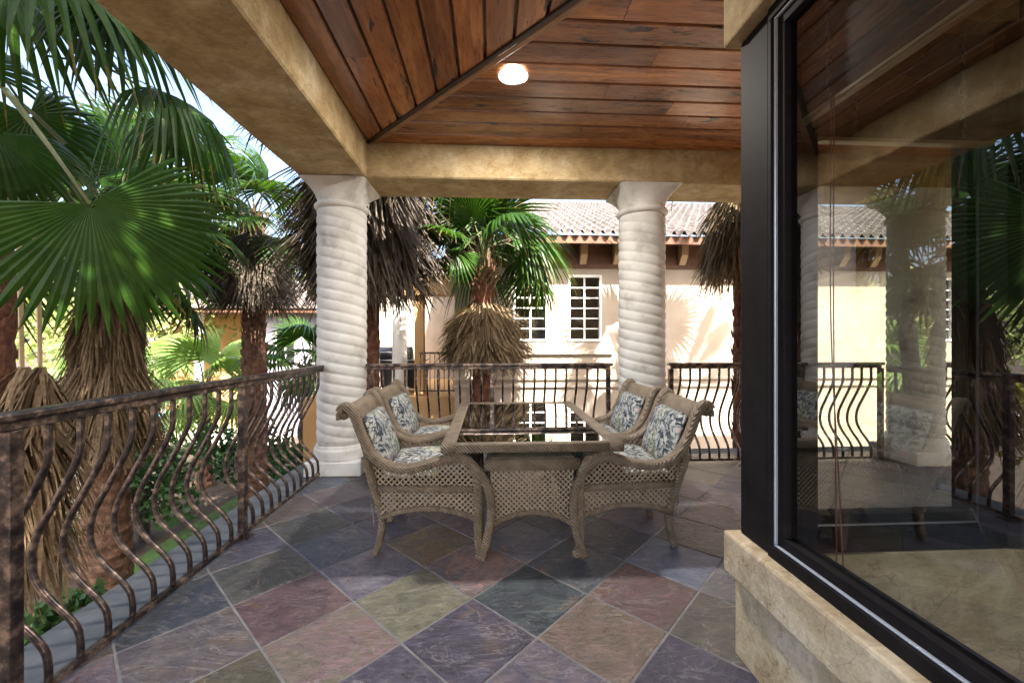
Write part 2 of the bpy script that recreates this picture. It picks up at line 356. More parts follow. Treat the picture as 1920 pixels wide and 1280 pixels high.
def emit(name, col, st):
    m = N(name); e = m.n('ShaderNodeEmission'); e.inputs[0].default_value = (*col, 1); e.inputs[1].default_value = st
    m.l(e.outputs[0], m.out.inputs[0]); return m.mat

# ================================================================== SETTING
def sheet(name, x0, x1, y0, y1, z, mat, kind='structure'):
    b = MB(); b.quad((x0, y0, z), (x1, y0, z), (x1, y1, z), (x0, y1, z)); o = b.build(name, mat); return tag(o, kind=kind)
GZ = -3.3
sheet('ground', -400, 400, -400, 600, GZ, M_soil)
sheet('lawn', -7.6, -3.6, 4.6, 16, GZ+.004, M_lawn)
sheet('paving', -34, -9.5, 19, 34, GZ+.004, M_path)
sheet('pool_water', -27, -13, 22.5, 27.5, GZ+.012, M_water)
sheet('courtyard', -3.4, 14, 5.4, 8.6, GZ+.004, M_path)

# balcony floor: diagonal slate tiles over a grout bed
FX0, FX1, FY0, FY1 = -1.82, 6.4, -2.6, 5.0
T = .453; U0, V0 = 1.544, 1.229; r2 = math.sqrt(2)
def tile_of(px, py):
    d = 774*1.42/(py-636); xc = (px-960)/774
    X = (xc*.99863+.05234)*d; Y = (-xc*.05234+.99863)*d
    return (math.floor(((X+Y)/r2-U0)/T), math.floor(((Y-X)/r2-V0)/T))
tile_list = [((1000,1110),(58,66,80),(80,92,98)), ((880,1215),(68,62,82),(84,78,98)), ((770,1125),(118,114,100),(135,128,112)),
 ((610,1230),(150,120,126),(128,118,104)), ((540,1125),(98,74,84),(120,92,98)), ((490,1055),(86,84,88),(104,100,98)), ((700,1065),(118,110,128),(142,134,148)),
 ((600,1020),(86,92,116),(104,108,126)), ((815,1005),(112,102,100),(134,108,84)), ((885,1060),(110,102,110),(158,122,118)), ((975,1010),(106,110,134),(124,122,142)),
 ((1090,1045),(90,95,108),(112,110,112)), ((1160,1000),(70,76,102),(94,92,100)), ((1265,1050),(110,116,142),(128,132,152)), ((1200,1100),(132,98,104),(118,98,96)),
 ((1140,1190),(128,110,100),(146,118,112)), ((1310,1165),(90,84,86),(106,98,90)), ((1290,1240),(72,66,90),(86,80,102)), ((1040,1260),(98,92,112),(118,104,112)),
 ((740,1265),(82,76,98),(98,92,106)), ((380,1150),(68,72,88),(84,84,94)), ((380,1225),(104,96,106),(118,106,108)), ((450,1265),(98,92,78),(112,100,86)),
 ((560,985),(82,80,84),(96,94,92)), ((660,930),(132,110,116),(118,104,108)), ((1215,965),(126,108,130),(110,104,124)), ((1330,1000),(98,88,86),(112,98,94)),
 ((1330,940),(104,88,104),(120,104,112)), ((1280,905),(114,98,116),(100,92,108))]
tile_cols = {tile_of(*p): (a, b) for p, a, b in tile_list}
palette = [((86,92,112),(104,108,124)), ((112,98,112),(128,108,118)), ((92,86,86),(112,104,96)), ((76,72,92),(92,88,104)), ((122,102,102),(108,98,100)), ((104,104,112),(122,116,124))]
def make_floor():
    bm = bmesh.new(); la = bm.loops.layers.float_color.new('col_a'); lb = bm.loops.layers.float_color.new('col_b'); lo = bm.loops.layers.float_color.new('ofs')
    rr = random.Random(3); g = .0034
    for i in range(-16, 22):
        for j in range(-16, 22):
            u0, u1 = U0+i*T+g, U0+(i+1)*T-g; v0, v1 = V0+j*T+g, V0+(j+1)*T-g
            cu, cv = (u0+u1)/2, (v0+v1)/2; X, Y = (cu-cv)/r2, (cu+cv)/r2
            if X < FX0-.4 or X > FX1+.4 or Y < FY0-.4 or Y > FY1+.4: continue
            A, B = tile_cols.get((i, j), None) or rr.choice(palette)
            k = rr.uniform(.82, 1.12); A = srgb(*A); B = srgb(*B); A = tuple(c*k for c in A[:3])+(1,); B = tuple(c*k*1.12 for c in B[:3])+(1,); O = (rr.random(), rr.random(), rr.random(), 1); dz = rr.uniform(-.0012, .0012)
            def pt(u, v, z): return ((u-v)/r2, (u+v)/r2, z)
            e = .006; jit = lambda: rr.uniform(-.0012, .0012)
            top = [bm.verts.new(pt(u+jit(), v+jit(), dz)) for u, v in ((u0+e, v0+e), (u1-e, v0+e), (u1-e, v1-e), (u0+e, v1-e))]
            bot = [bm.verts.new(pt(u, v, -.006)) for u, v in ((u0, v0), (u1, v0), (u1, v1), (u0, v1))]
            fs = [bm.faces.new(top)] + [bm.faces.new((bot[k], bot[(k+1) % 4], top[(k+1) % 4], top[k])) for k in range(4)]
            for f in fs:
                for l in f.loops: l[la] = A; l[lb] = B; l[lo] = O
    for co, no in (((FX0, 0, 0), (-1, 0, 0)), ((FX1, 0, 0), (1, 0, 0)), ((0, FY0, 0), (0, -1, 0)), ((0, FY1, 0), (0, 1, 0))):
        bmesh.ops.bisect_plane(bm, geom=bm.verts[:]+bm.edges[:]+bm.faces[:], plane_co=co, plane_no=no, clear_outer=True)
    n0 = len(bm.verts)
    vs = [bm.verts.new(p) for p in ((FX0, FY0, -.004), (FX1, FY0, -.004), (FX1, FY1, -.004), (FX0, FY1, -.004))]
    f = bm.faces.new(vs); f.material_index = 1
    me = bpy.data.meshes.new('balcony_floor'); bm.to_mesh(me); bm.free(); me.materials.append(M_slate); me.materials.append(M_grout)
    o = bpy.data.objects.new('balcony_floor', me); COL.objects.link(o); tag(o, kind='structure')
make_floor()
b = MB(); b.box(-2.18, -1.823, -2.6, 5.3, -.30, -.012); b.box(-1.823, 6.4, 5.003, 5.3, -.30, -.012); b.box(-1.822, 6.4, -2.6, 5.002, -.30, -.014)
tag(b.build('balcony_slab', M_concrete, bevel=.01), kind='structure')

# ================================================================== OUR HOUSE
house = thing('house', 'tan stucco house in the foreground with timber ceiling, dark framed corner window and heavy beams', 'house')
BX0, BX1 = -1.97, -1.27; BY0, BY1 = 4.34, 4.94; BZ0, BZ1 = 3.10, 3.47
def wavy_box(x0, x1, y0, y1, z0, z1, seg, amp, seed):
    """hand-trowelled beam: box cut in segments with slight unevenness"""
    mb = MB(); ln = 'y' if (y1-y0) > (x1-x0) else 'x'; rings = []
    for i in range(seg+1):
        t = i/seg; q = lambda k: amp*noise.noise(Vector((t*6+seed, k*3.1, seed*1.7)))
        c = .014
        if ln == 'y':
            y = y0+(y1-y0)*t
            rings.append([(x0+c+q(1), y, z0+q(2)), (x1-c+q(3), y, z0+q(2)), (x1+q(3), y, z0+c+q(2)), (x1+q(3), y, z1), (x0+q(1), y, z1), (x0+q(1), y, z0+c+q(2))])
        else:
            x = x0+(x1-x0)*t
            rings.append([(x, y0+c+q(1), z0+q(2)), (x, y0+q(1), z0+c+q(2)), (x, y0+q(1), z1), (x, y1+q(3), z1), (x, y1+q(3), z0+c+q(2)), (x, y1-c+q(3), z0+q(2))])
    mb.rings(rings); return mb
o = wavy_box(BX0, BX1, -2.6, BY0-.002, BZ0, BZ1, 40, .006, 1.3).build('beam', M_stucco, house)
o = wavy_box(BX0, 6.4, BY0, BY1, BZ0, BZ1, 48, .006, 4.1).build('beam', M_stucco, house)

def ceiling_panel(name, along):
    bm = bmesh.new(); lay = bm.loops.layers.float_color.new('board'); rr = random.Random(11 if along == 'x' else 23)
    bw = .205; sl = .045; k = 0; gap = .007
    off = 0.0
    while off < 2.42:
        a, c = off+gap, off+bw-gap
        z = lambda t: 3.452+sl*t
        # boards are cut in lengths
        s0 = -1.4 if along == 'x' else -2.7
        end = 6.5 if along == 'x' else 4.5
        cuts = [s0]
        while cuts[-1] < end: cuts.append(cuts[-1]+rr.uniform(2.2, 4.2))
        for q in range(len(cuts)-1):
            C = (rr.random(), rr.random(), rr.random(), 1); p0, p1 = cuts[q]+.0015, cuts[q+1]-.0015; e = .007; dz = rr.uniform(-.002, .002)
            def V(l, t, dd): return bm.verts.new((l, BY0-t, z(t)+dd+dz) if along == 'x' else (BX1+t, l, z(t)+dd+dz))
            lo = [V(p0, a+e, 0), V(p1, a+e, 0), V(p1, c-e, 0), V(p0, c-e, 0)]
            up = [V(p0, a, .014), V(p1, a, .014), V(p1, c, .014), V(p0, c, .014)]
            fs = [bm.faces.new(lo)]+[bm.faces.new((up[i], up[(i+1) % 4], lo[(i+1) % 4], lo[i])) for i in range(4)]
            for f in fs:
                for l in f.loops: l[lay] = C
        off += bw
    # cut along the hip, 45 degrees through the beam corner
    nrm = Vector((-1, -1, 0)) if along == 'x' else Vector((1, 1, 0))
    bmesh.ops.bisect_plane(bm, geom=bm.verts[:]+bm.edges[:]+bm.faces[:], plane_co=(BX1, BY0, 0), plane_no=nrm, clear_outer=True)
    me = bpy.data.meshes.new(name); bmesh.ops.recalc_face_normals(bm, faces=bm.faces); bm.to_mesh(me); bm.free()
    me.materials.append(M_ceil_x if along == 'x' else M_ceil_y)
    o = bpy.data.objects.new(name, me); COL.objects.link(o); o.parent = house; return o
ceiling_panel('ceiling_boards', 'x'); ceiling_panel('ceiling_boards', 'y')
# dark backing over the board joints and the hip trims
bk = MB()
bk.quad((BX1, BY0, 3.475), (6.4, BY0, 3.475), (6.4, BY0-2.5, 3.59), (BX1+2.5, BY0-2.5, 3.59))
bk.quad((BX1, BY0, 3.475), (BX1+2.5, BY0-2.5, 3.59), (BX1+2.5, -2.6, 3.59), (BX1, -2.6, 3.475))
bk.build('ceiling_backing', M_trim, house)
h = MB(); d1 = Vector((1, -1, .045)); side = Vector((1, 1, 0)).normalized()
A = Vector((BX1, BY0, 3.449)); h.sweep([A+d1*t for t in (0, .6, 1.2, 1.8, 2.4)], side, .045, .022, k=8)
h.build('hip_trim', M_trim, house)
h = MB(); A2 = A+side*.052+Vector((0, 0, .003)); h.sweep([A2+d1*t for t in (.02, .6, 1.2, 1.8, 2.36)], side, .05, .016, k=8)
h.build('hip_trim', M_trim_light, house)
# roof over the balcony and the house
rf = MB()
e = [(-2.3, 5.3, 3.66), (6.6, 5.3, 3.66), (6.6, -3.4, 3.66), (-2.3, -3.4, 3.66)]
rr_ = [(1.5, 1.0, 4.9), (5.0, 1.0, 4.9), (5.0, .6, 4.9), (1.5, .6, 4.9)]
for i in range(4): rf.quad(e[i], e[(i+1) % 4], rr_[(i+1) % 4], rr_[i])
rf.quad(*rr_); lowz = [(p[0], p[1], 3.62) for p in e]; rf.quad(*reversed(lowz))
for i in range(4): rf.quad(lowz[i], lowz[(i+1) % 4], e[(i+1) % 4], e[i])
rf.build('roof', M_roofslab, house)

# --- walls around the corner window (window on x-face, second window on y-face)
WX = 1.11; WY = 1.82; SZ = .375; ST = .555; LZ = 2.74
w = MB()
w.box(WX, WX+.20, -2.6, WY, 0.0, SZ)                    # below side window
w.box(WX+.201, 6.4, WY-.2, WY, 0.0, SZ)                 # below far window
w.box(2.202, 6.4, WY-.2, WY, SZ, 3.6)                    # wall beyond the far window
w.box(WX+.02, WX+.2, -2.6, WY-.02, 2.95, 3.6); w.box(WX+.201, 2.202, WY-.2, WY-.02, 2.95, 3.6)
w.build('wall', M_stucco_pale, house, bevel=.006)
s_ = MB(); s_.box(1.06, 1.33, -2.6, WY+.012, SZ, ST); s_.box(1.331, 2.201, WY-.22, WY+.012, SZ, ST); s_.build('window_sill', M_stucco_pale, house, bevel=.012)
s_ = MB(); s_.box(1.06, 1.33, -2.6, WY+.012, LZ, 2.98); s_.box(1.331, 2.201, WY-.22, WY+.012, LZ, 2.98); s_.build('lintel', M_stucco, house, bevel=.012)
# interior
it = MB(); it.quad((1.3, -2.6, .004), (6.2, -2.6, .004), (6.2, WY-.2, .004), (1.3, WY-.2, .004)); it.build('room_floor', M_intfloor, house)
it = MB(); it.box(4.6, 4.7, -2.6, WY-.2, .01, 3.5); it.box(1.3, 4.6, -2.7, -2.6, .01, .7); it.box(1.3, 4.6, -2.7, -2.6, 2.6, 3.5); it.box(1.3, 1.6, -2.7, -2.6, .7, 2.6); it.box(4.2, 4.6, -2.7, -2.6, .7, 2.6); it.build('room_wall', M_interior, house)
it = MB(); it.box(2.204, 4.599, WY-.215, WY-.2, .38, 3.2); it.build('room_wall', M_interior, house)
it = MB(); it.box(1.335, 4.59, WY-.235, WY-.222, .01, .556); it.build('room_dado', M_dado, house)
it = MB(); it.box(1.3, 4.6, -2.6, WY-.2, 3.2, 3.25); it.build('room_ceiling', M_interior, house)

def frame_window(plane, a0, a1, z0, z1, pos, name='window'):
    """plane 'x': pane at x=pos spanning y a0..a1; plane 'y': pane at y=pos spanning x a0..a1"""
    f = MB()
    def bx(p0, p1, q0, q1, r0, r1, mb):
        if plane == 'x': mb.box(r0, r1, p0, p1, q0, q1)
        else: mb.box(p0, p1, r0, r1, q0, q1)
    def ring(mb, i0, wd, k0, kd, r0, r1):      # insets and widths across the jambs (i0, wd) and rails (k0, kd)
        bx(a0+i0, a1-i0, z0+k0, z0+k0+kd, r0, r1, mb); bx(a0+i0, a1-i0, z1-k0-kd, z1-k0, r0, r1, mb)
        bx(a0+i0, a0+i0+wd, z0+k0+kd, z1-k0-kd, r0, r1, mb); bx(a1-i0-wd, a1-i0, z0+k0+kd, z1-k0-kd, r0, r1, mb)
    ring(f, 0, .022, 0, .05, pos-.045, pos+.055); ring(f, .022, .045, .05, .045, pos-.022, pos+.045)
    fo = f.build('window_frame', M_frame, house, bevel=.004)
    g = MB(); ring(g, .0225, .009, .0505, .007, pos-.036, pos-.0225)
    g.build('glazing_bead', M_glint_bead, fo, bevel=.003)
    p = MB(); i = .064
    if plane == 'x': p.quad((pos+.004, a0+i, z0+i), (pos+.004, a1-i, z0+i), (pos+.004, a1-i, z1-i), (pos+.004, a0+i, z1-i))
    else: p.quad((a0+i, pos, z0+i), (a1-i, pos, z0+i), (a1-i, pos, z1-i), (a0+i, pos, z1-i))
    p.build('glass_pane', M_glass if plane == 'x' else M_glass_far, fo)
frame_window('x', -2.4, 1.60, ST, LZ, 1.155)
frame_window('y', 1.33, 2.20, ST, LZ, WY-.06)
frame_window('y', 1.6, 4.2, .7, 2.6, -2.655)
cp = MB(); cp.box(2.14, 2.2005, WY-.222, WY-.118, ST, LZ); cp.box(1.331, 2.139, WY-.218, WY-.118, ST, ST+.012); cp.build('added_dark_lining', M_frame, house, bevel=.003)  # dark lining added over the wall reveal and sill to keep them dim
cp = MB(); cp.box(1.118, 1.328, 1.602, 1.795, ST, LZ); cp.build('corner_post', M_frame, house, bevel=.01)

# blinds hanging inside the two windows
def blind(label, plane, a0, a1, z0, z1, pos, cords):
    t = thing('window_blind', label, 'blind', (0, 0, 0), 0, 'dark wood blinds inside the corner window')
    m = MB(); n = int((z1-z0)/.045)
    for i in range(n):
        z = z0+.03+i*.045
        if plane == 'x': m.box(pos-.006, pos-.003, a0, a1, z-.014, z+.034, M=Matrix.Translation((pos, 0, z)) @ Matrix.Rotation(R(-9), 4, 'Y') @ Matrix.Translation((-pos, 0, -z)))
        else: m.box(a0, a1, pos-.006, pos-.003, z-.014, z+.034, M=Matrix.Translation((0, pos, z)) @ Matrix.Rotation(R(9), 4, 'X') @ Matrix.Translation((0, -pos, -z)))
    m.build('slats', M_blind, t)
    m = MB()
    if plane == 'x': m.box(pos-.02, pos+.02, a0, a1, z0, z0+.016)
    else: m.box(a0, a1, pos-.02, pos+.02, z0, z0+.016)
    m.build('bottom_rail', M_blindrail, t, bevel=.004)
    for c in cords:
        m = MB()
        for i in range(int((z1-z0)/.02)):
            z = z0+.02+i*.02; dx = .004*math.sin(i*2.1)
            p = (pos-.026+dx, c, z) if plane == 'x' else (c, pos-.026+dx, z)
            m.box(p[0]-.006, p[0]+.006, p[1]-.006, p[1]+.006, p[2], p[2]+.015)
        m.build('ladder_cord', M_chain, t)
    return t
bl = blind('dark wood blind lowered along the top of the side window, pale bottom rail slanting away', 'x', -2.3, 1.585, 2.27, 2.72, 1.24, [1.42, .9, .2])
blind('dark wood blind across the far window, pale bottom rail lying level', 'y', 1.345, 2.13, 2.24, 2.72, WY-.17, [1.5, 1.97])
m = MB()
for dy in (0, .012):
    m.tube(spline([(1.215, 1.40+dy, 2.28), (1.214, 1.40+dy, 1.5), (1.213, 1.39-dy, .95), (1.212, 1.385-dy*2.5, .6)], 6), .0022, 5)
m.build('pull_cord', M_cord, bl)

# ================================================================== CEILING LIGHT
cl = thing('ceiling_light', 'lit round white recessed light in the plank ceiling above the table', 'ceiling light', (.18, 3.25, 3.500))
m = MB(); m.lathe([(.124, .0), (.124, -.005), (.118, -.007), (.112, -.004), (.112, .0)], 32, cap=False); m.build('trim_ring', M_white, cl, True)
m = MB(); m.lathe([(.112, -.003), (.09, -.007), (.05, -.009), (.006, -.010)], 32, cap=True); m.build('lens', emit('lamp_lens', (1, .97, .92), 9.0), cl, True)
ld = bpy.data.lights.new('ceiling_lamp', 'AREA'); ld.shape = 'DISK'; ld.size = .22; ld.energy = 15; ld.color = (1, .93, .84)
lo = bpy.data.objects.new('ceiling_lamp', ld); COL.objects.link(lo); lo.parent = cl; lo.location = (0, 0, -.03)

# ================================================================== TWISTED COLUMNS
def make_column():
    t = thing('twisted_column', '', 'column')
    K = 72; z0, z1 = .30, 2.83; nz = 250; rings = []
    for i in range(nz+1):
        z = z0+(z1-z0)*i/nz; ring = []
        for k in range(K):
            th = 2*math.pi*k/K
            ph = (3*th + 2*math.pi*z/.109)/(2*math.pi); f = ph-math.floor(ph)
            lobe = math.sqrt(max(0, 1-(2*f-1)**2))
            edge = min(1, (z-z0)/.05, (z1-z)/.05)
            r = .243+.016*lobe*edge+.003*noise.noise(Vector((math.cos(th)*3, math.sin(th)*3, z*4)))
            ring.append((r*math.cos(th), r*math.sin(th), z))
        rings.append(ring)
    m = MB(); m.rings(rings); m.build('shaft', M_stone, t, True)
    # capital: round neck flaring to a square slab
    m = MB(); m.lathe([(.238, 2.81), (.268, 2.818), (.282, 2.84), (.282, 2.858), (.266, 2.876), (.248, 2.88)], 48); m.build('neck_ring', M_stone, t, True)
    rings = []; K = 64
    for i in range(13):
        s = i/12; z = 2.87+.222*s; sq = s**1.2; half = .245+.095*s**2.0; ring = []
        for k in range(K):
            th = 2*math.pi*k/K; c, q = math.cos(th), math.sin(th)
            rs = half/max(abs(c), abs(q)); r = half*(1-sq)+min(rs, half*1.36)*sq
            ring.append((r*c, r*q, z))
        rings.append(ring)
    m = MB(); m.rings(rings); m.build('capital', M_stone, t, False)
    m = MB(); m.lathe([(.285, .15), (.285, .255), (.272, .27), (.262, .30)], 48); m.box(-.292, .292, -.292, .292, .0, .15)
    m.build('base', M_stone, t, False, bevel=.012)
    return t
c0 = make_column(); c0.location = (-1.63, 4.64, .001)
c0['label'] = 'pale twisted stone column at the balcony corner where the two railings meet'
c1 = copy_tree(c0); c1.location = (1.73, 4.64, .001); c1.rotation_euler.z = R(90)
c1['label'] = 'pale twisted stone column behind the right hand wicker chairs, between two railings'
c2 = copy_tree(c0); c2.location = (5.03, 4.64, .001); c2.rotation_euler.z = R(180)
c2['label'] = 'twisted stone column seen darkly through the window glass'
for c in (c0, c1, c2): c['group'] = 'twisted stone columns under the roof beams'

# ================================================================== RAILINGS
BAL = spline([(0, 0, 1.09), (0, 0, 1.0), (.004, 0, .93), (.05, 0, .82), (.12, 0, .69), (.18, 0, .57), (.20, 0, .47), (.182, 0, .38), (.125, 0, .30), (.055, 0, .23), (.012, 0, .17), (0, 0, .11), (0, 0, .05)], 4)
balm = MB(); balm.sweep(BAL, (0, 1, 0), .024, .024, k=8)
bal_mesh = None
def railing(label, p0, p1, posts, nb, out):
    """p0->p1 along the run; out = outward unit vector; posts as distances"""
    global bal_mesh
    t = thing('balcony_railing', label, 'railing', (p0[0], p0[1], 0), 0, 'bronze belly railings round the balcony')
    p0 = Vector((p0[0], p0[1], 0)); p1 = Vector((p1[0], p1[1], 0)); L = (p1-p0).length; d = (p1-p0).normalized(); ov = Vector(out)
    Mx = Matrix((( ov.x, d.x, 0, 0), (ov.y, d.y, 0, 0), (0, 0, 1, 0), (0, 0, 0, 1)))
    def bar(name, y0, y1, x0, x1, z0, z1, bev=.006):
        m = MB(); m.box(x0, x1, y0, y1, z0, z1, M=Mx)
        o = m.build(name, M_bronze, t, bevel=bev)
        bmf = bmesh.new(); bmf.from_mesh(o.data); bmesh.ops.recalc_face_normals(bmf, faces=bmf.faces); bmf.to_mesh(o.data); bmf.free(); return o
    bar('top_rail', -.03, L+.03, -.036, .036, 1.118, 1.152, .010); bar('under_rail', .0, L, -.020, .020, 1.085, 1.1175, .004)
    bar('bottom_rail', .0, L, -.019, .019, .022, .05, .004)
    for y in posts:
        bar('post', y-.024, y+.024, -.0235, .0235, .012, 1.084, .004); bar('post_foot', y-.048, y+.048, -.048, .048, .0, .012, .002)
    for i in range(len(posts)-1):
        a, c = posts[i], posts[i+1]
        for k in range(nb):
            y = a+(c-a)*(k+1)/(nb+1)
            if bal_mesh is None:
                o = balm.build('baluster', M_bronze, t, True); bal_mesh = o.data
            else:
                o = bpy.data.objects.new('baluster', bal_mesh); COL.objects.link(o); o.parent = t
            o.location = Mx @ Vector((0, y, 0)); o.rotation_euler = (0, 0, math.atan2(ov.y, ov.x))
    return t
railing('bronze railing with bulging balusters along the left edge, running towards the camera', (-1.77, 4.48), (-1.77, -2.67), [0, 1.43, 2.86, 4.29, 5.72, 7.15], 10, (-1, 0, 0))
railing('bronze railing behind the table, between the corner column and the next column', (-1.34, 4.64), (1.36, 4.64), [.03, 1.36, 2.68], 10, (0, 1, 0))
railing('bronze railing right of the second column, running on behind the window frame', (2.07, 4.64), (4.60, 4.64), [.0, 1.26, 2.53], 10, (0, 1, 0))
railing('bronze railing beyond the darkened column, glimpsed at the end of the far window', (5.30, 4.64), (6.36, 4.64), [.0, 1.06], 8, (0, 1, 0))

# ================================================================== WICKER FURNITURE
def lattice(mb, inside, u0, u1, v0, v1, to3, step=.037, w=.0092, th=.006):
    """diagonal lattice in a 2-D region; to3(u,v,off) -> 3-D"""
    for sgn in (1, -1):
        c = (u0 - v1 if sgn > 0 else u0+v0) - step
        cmax = (u1 - v0 if sgn > 0 else u1+v1)+step
        while c < cmax:
            run = []
            n = int((v1-v0)/.008)+1
            def flush(run):
                if len(run) < 3: return
                for i in range(0, len(run)-1, 2):
                    a, bb = run[i], run[min(i+2, len(run)-1)]
                    off = .0025*sgn; hw = w/2*.7071
                    du, dv = (-hw, hw) if sgn > 0 else (hw, hw)
                    p = [to3(a[0]-du, a[1]-dv, off-th/2), to3(a[0]+du, a[1]+dv, off-th/2), to3(a[0]+du, a[1]+dv, off+th/2), to3(a[0]-du, a[1]-dv, off+th/2)]
                    q = [to3(bb[0]-du, bb[1]-dv, off-th/2), to3(bb[0]+du, bb[1]+dv, off-th/2), to3(bb[0]+du, bb[1]+dv, off+th/2), to3(bb[0]-du, bb[1]-dv, off+th/2)]
                    mb.rings([p, q], cap=False)
            for i in range(n+1):
                v = v0+(v1-v0)*i/n; u = c+v if sgn > 0 else c-v
                if u0 <= u <= u1 and inside(u, v): run.append((u, v))
                else: flush(run); run = []
            flush(run); c += step
def interp(pts):
    def f(x):
        if x <= pts[0][0]: return pts[0][1]
        for (a, b_), (c, d) in zip(pts, pts[1:]):
            if x <= c: return b_+(d-b_)*(x-a)/(c-a)
        return pts[-1][1]
    return f
def pillow(w, h, t, n=14, seed=0, e=3.0):
    """soft cushion, w along x, h along y, t thick along z"""
    m = MB(); fr = []; bk = []
    for i in range(n+1):
        for j in range(n+1):
            u = -1+2*i/n; v = -1+2*j/n
            k = ((1-abs(u)**e)*(1-abs(v)**e))**.45
            pin = 1-.05*(u*u)*(v*v); nn = .10*noise.noise(Vector((u*2+seed, v*2, seed)))
            x, y = u*w/2*pin*(1-.03*(1-abs(v))), v*h/2*pin*(1-.03*(1-abs(u)))
            fr.append((x, y, t/2*k*(1+nn)+.004)); bk.append((x, y, -t/2*k*(1-nn)-.004))
    m.v = fr+bk; N1 = n+1; o = N1*N1
    for i in range(n):
        for j in range(n):
            a = i*N1+j; m.f.append((a, a+N1, a+N1+1, a+1)); m.f.append((o+a, o+a+1, o+a+N1+1, o+a+N1))
    edge = [i*N1 for i in range(N1)]+[n*N1+j for j in range(1, N1)]+[i*N1+n for i in range(n-1, -1, -1)]+[j for j in range(n-1, 0, -1)]
    for i in range(len(edge)):
        a, b_ = edge[i], edge[(i+1) % len(edge)]; m.f.append((a, b_, o+b_, o+a))
    m.m = [0]*len(m.f); return m

def make_chair():
    t = thing('wicker_chair', '', 'chair')
    hy = interp([(-.62, .335), (-.3, .345), (.1, .37), (.4, .375)])
    arm_xz = [(-.525, .962), (-.502, .990), (-.468, .980), (-.430, .918), (-.390, .810), (-.335, .700), (-.26, .625), (-.145, .590), (-.02, .602), (.10, .637), (.20, .655), (.28, .638), (.33, .575), (.350, .49)]
    leg_xz = [(.350, .492), (.352, .35), (.350, .20), (.353, .08), (.366, 0)]
    rear_xz = [(-.372, .660), (-.335, .5), (-.290, .30), (-.278, .20), (-.298, .08), (-.325, 0)]
    rear_hy = interp([(0, .245), (.3, .265), (.66, .33)])
    armf = interp([(x, z) for x, z in arm_xz if x >= -.5]); rearf = interp(sorted((z, x) for x, z in rear_xz))
    for s in (1, -1):
        p = spline([(x, s*hy(x), z) for x, z in arm_xz], 5)
        n = len(p); wd = [.074+.018*math.sin(math.pi*min(1, max(0, (i/n-.25)/.75))) for i in range(n)]
        m = MB(); m.sweep(p, (0, 1, 0), wd, .056, k=12); m.build('arm', M_wicker, t, True)
        p = spline([(x, s*hy(x), z) for x, z in leg_xz], 5)
        m = MB(); m.sweep(p, (0, 1, 0), [.072-.018*i/len(p) for i in range(len(p))], [.062-.012*i/len(p) for i in range(len(p))], k=12); m.lathe([(.034, 0), (.037, .012), (.037, .03), (.031, .045)], 12, (.364, s*.375)); m.build('leg', M_wicker, t, True)
        p = spline([(x, s*rear_hy(z), z) for x, z in rear_xz], 5)
        m = MB(); m.sweep(p, (0, 1, 0), .058, [.052-.008*i/len(p) for i in range(len(p))], k=12); m.build('leg', M_wicker, t, True)
        # side panel: upper and lower lattice with the seat rail and arched apron
        yy = interp([(-.34, rear_hy(.4)), (.35, .372)])
        apr = lambda x: .255+.065*(1-((x-.03)/.31)**2)
        m = MB(); m.sweep([(x, s*yy(x), .445) for x in (-.325, -.1, .1, .345)], (0, 1, 0), .045, .045, k=10); m.build('seat_rail', M_wicker, t, True)
        m = MB(); m.sweep([(x, s*yy(x), apr(x)) for x in [-.285+.63*i/14 for i in range(15)]], (0, 1, 0), .040, .036, k=10); m.build('apron', M_wicker, t, True)
        m = MB()
        def to3(u, v, off, s=s, yy=yy): return (u, s*(yy(u)+off), v)
        lattice(m, lambda u, v: v > apr(u) and v < .43 and u > rearf(v) and u < .34, -.34, .345, .25, .44, to3)
        m.build('lattice_panel', M_strand, t)
        m = MB(); lattice(m, lambda u, v: v > .46 and u > rearf(v) and u < .335-.0 and v < armf(u)-.01 , -.39, .34, .46, .66, to3)
        m.build('lattice_panel', M_strand, t)
    # front apron
    m = MB(); m.sweep([(.345, y, .445) for y in (-.345, -.1, .1, .345)], (1, 0, 0), .045, .045, k=10); m.build('seat_rail', M_wicker, t, True)
    apf = lambda y: .26+.06*(1-(y/.36)**2)
    m = MB(); m.sweep([(.348, y, apf(y)) for y in [-.35+.7*i/14 for i in range(15)]], (1, 0, 0), .036, .034, k=10); m.build('apron', M_wicker, t, True)
    m = MB(); lattice(m, lambda u, v: v > apf(u) and v < .43, -.34, .34, .25, .44, lambda u, v, o_: (.346+o_, u, v)); m.build('lattice_panel', M_strand, t)
    # seat deck
    m = MB(); m.box(-.31, .33, -.30, .30, .435, .455); m.build('seat', M_wicker, t)
    # back with rolled top
    bxz = spline([(-.325, 0, .45), (-.355, 0, .60), (-.392, 0, .74), (-.422, 0, .855), (-.450, 0, .93), (-.478, 0, .966), (-.510, 0, .970), (-.535, 0, .940), (-.533, 0, .905)], 4)
    m = MB()
    rings = []
    for i, q in enumerate(bxz):
        tt = (bxz[min(i+1, len(bxz)-1)]-bxz[max(i-1, 0)]).normalized(); nn = Vector((tt.z, 0, -tt.x)); hw = .30+.045*min(1, i/20)
        rings.append([(q.x+nn.x*o_, y, q.z+nn.z*o_) for y, o_ in ((-hw, -.014), (-hw*.5, -.016), (0, -.016), (hw*.5, -.016), (hw, -.014), (hw, .014), (hw*.5, .012), (0, .012), (-hw*.5, .012), (-hw, .014))])
    m.rings(rings); m.build('backrest', M_wicker, t, True)
    m = MB(); m.tube([(-.503, y, .938) for y in (-.335, -.15, .15, .335)], .034, 12); m.build('top_roll', M_wicker, t, True)
    # cushions
    o = pillow(.60, .62, .125, seed=1.3, e=5).build('seat_cushion', M_floral, t, True); o.location = (.02, 0, .52)
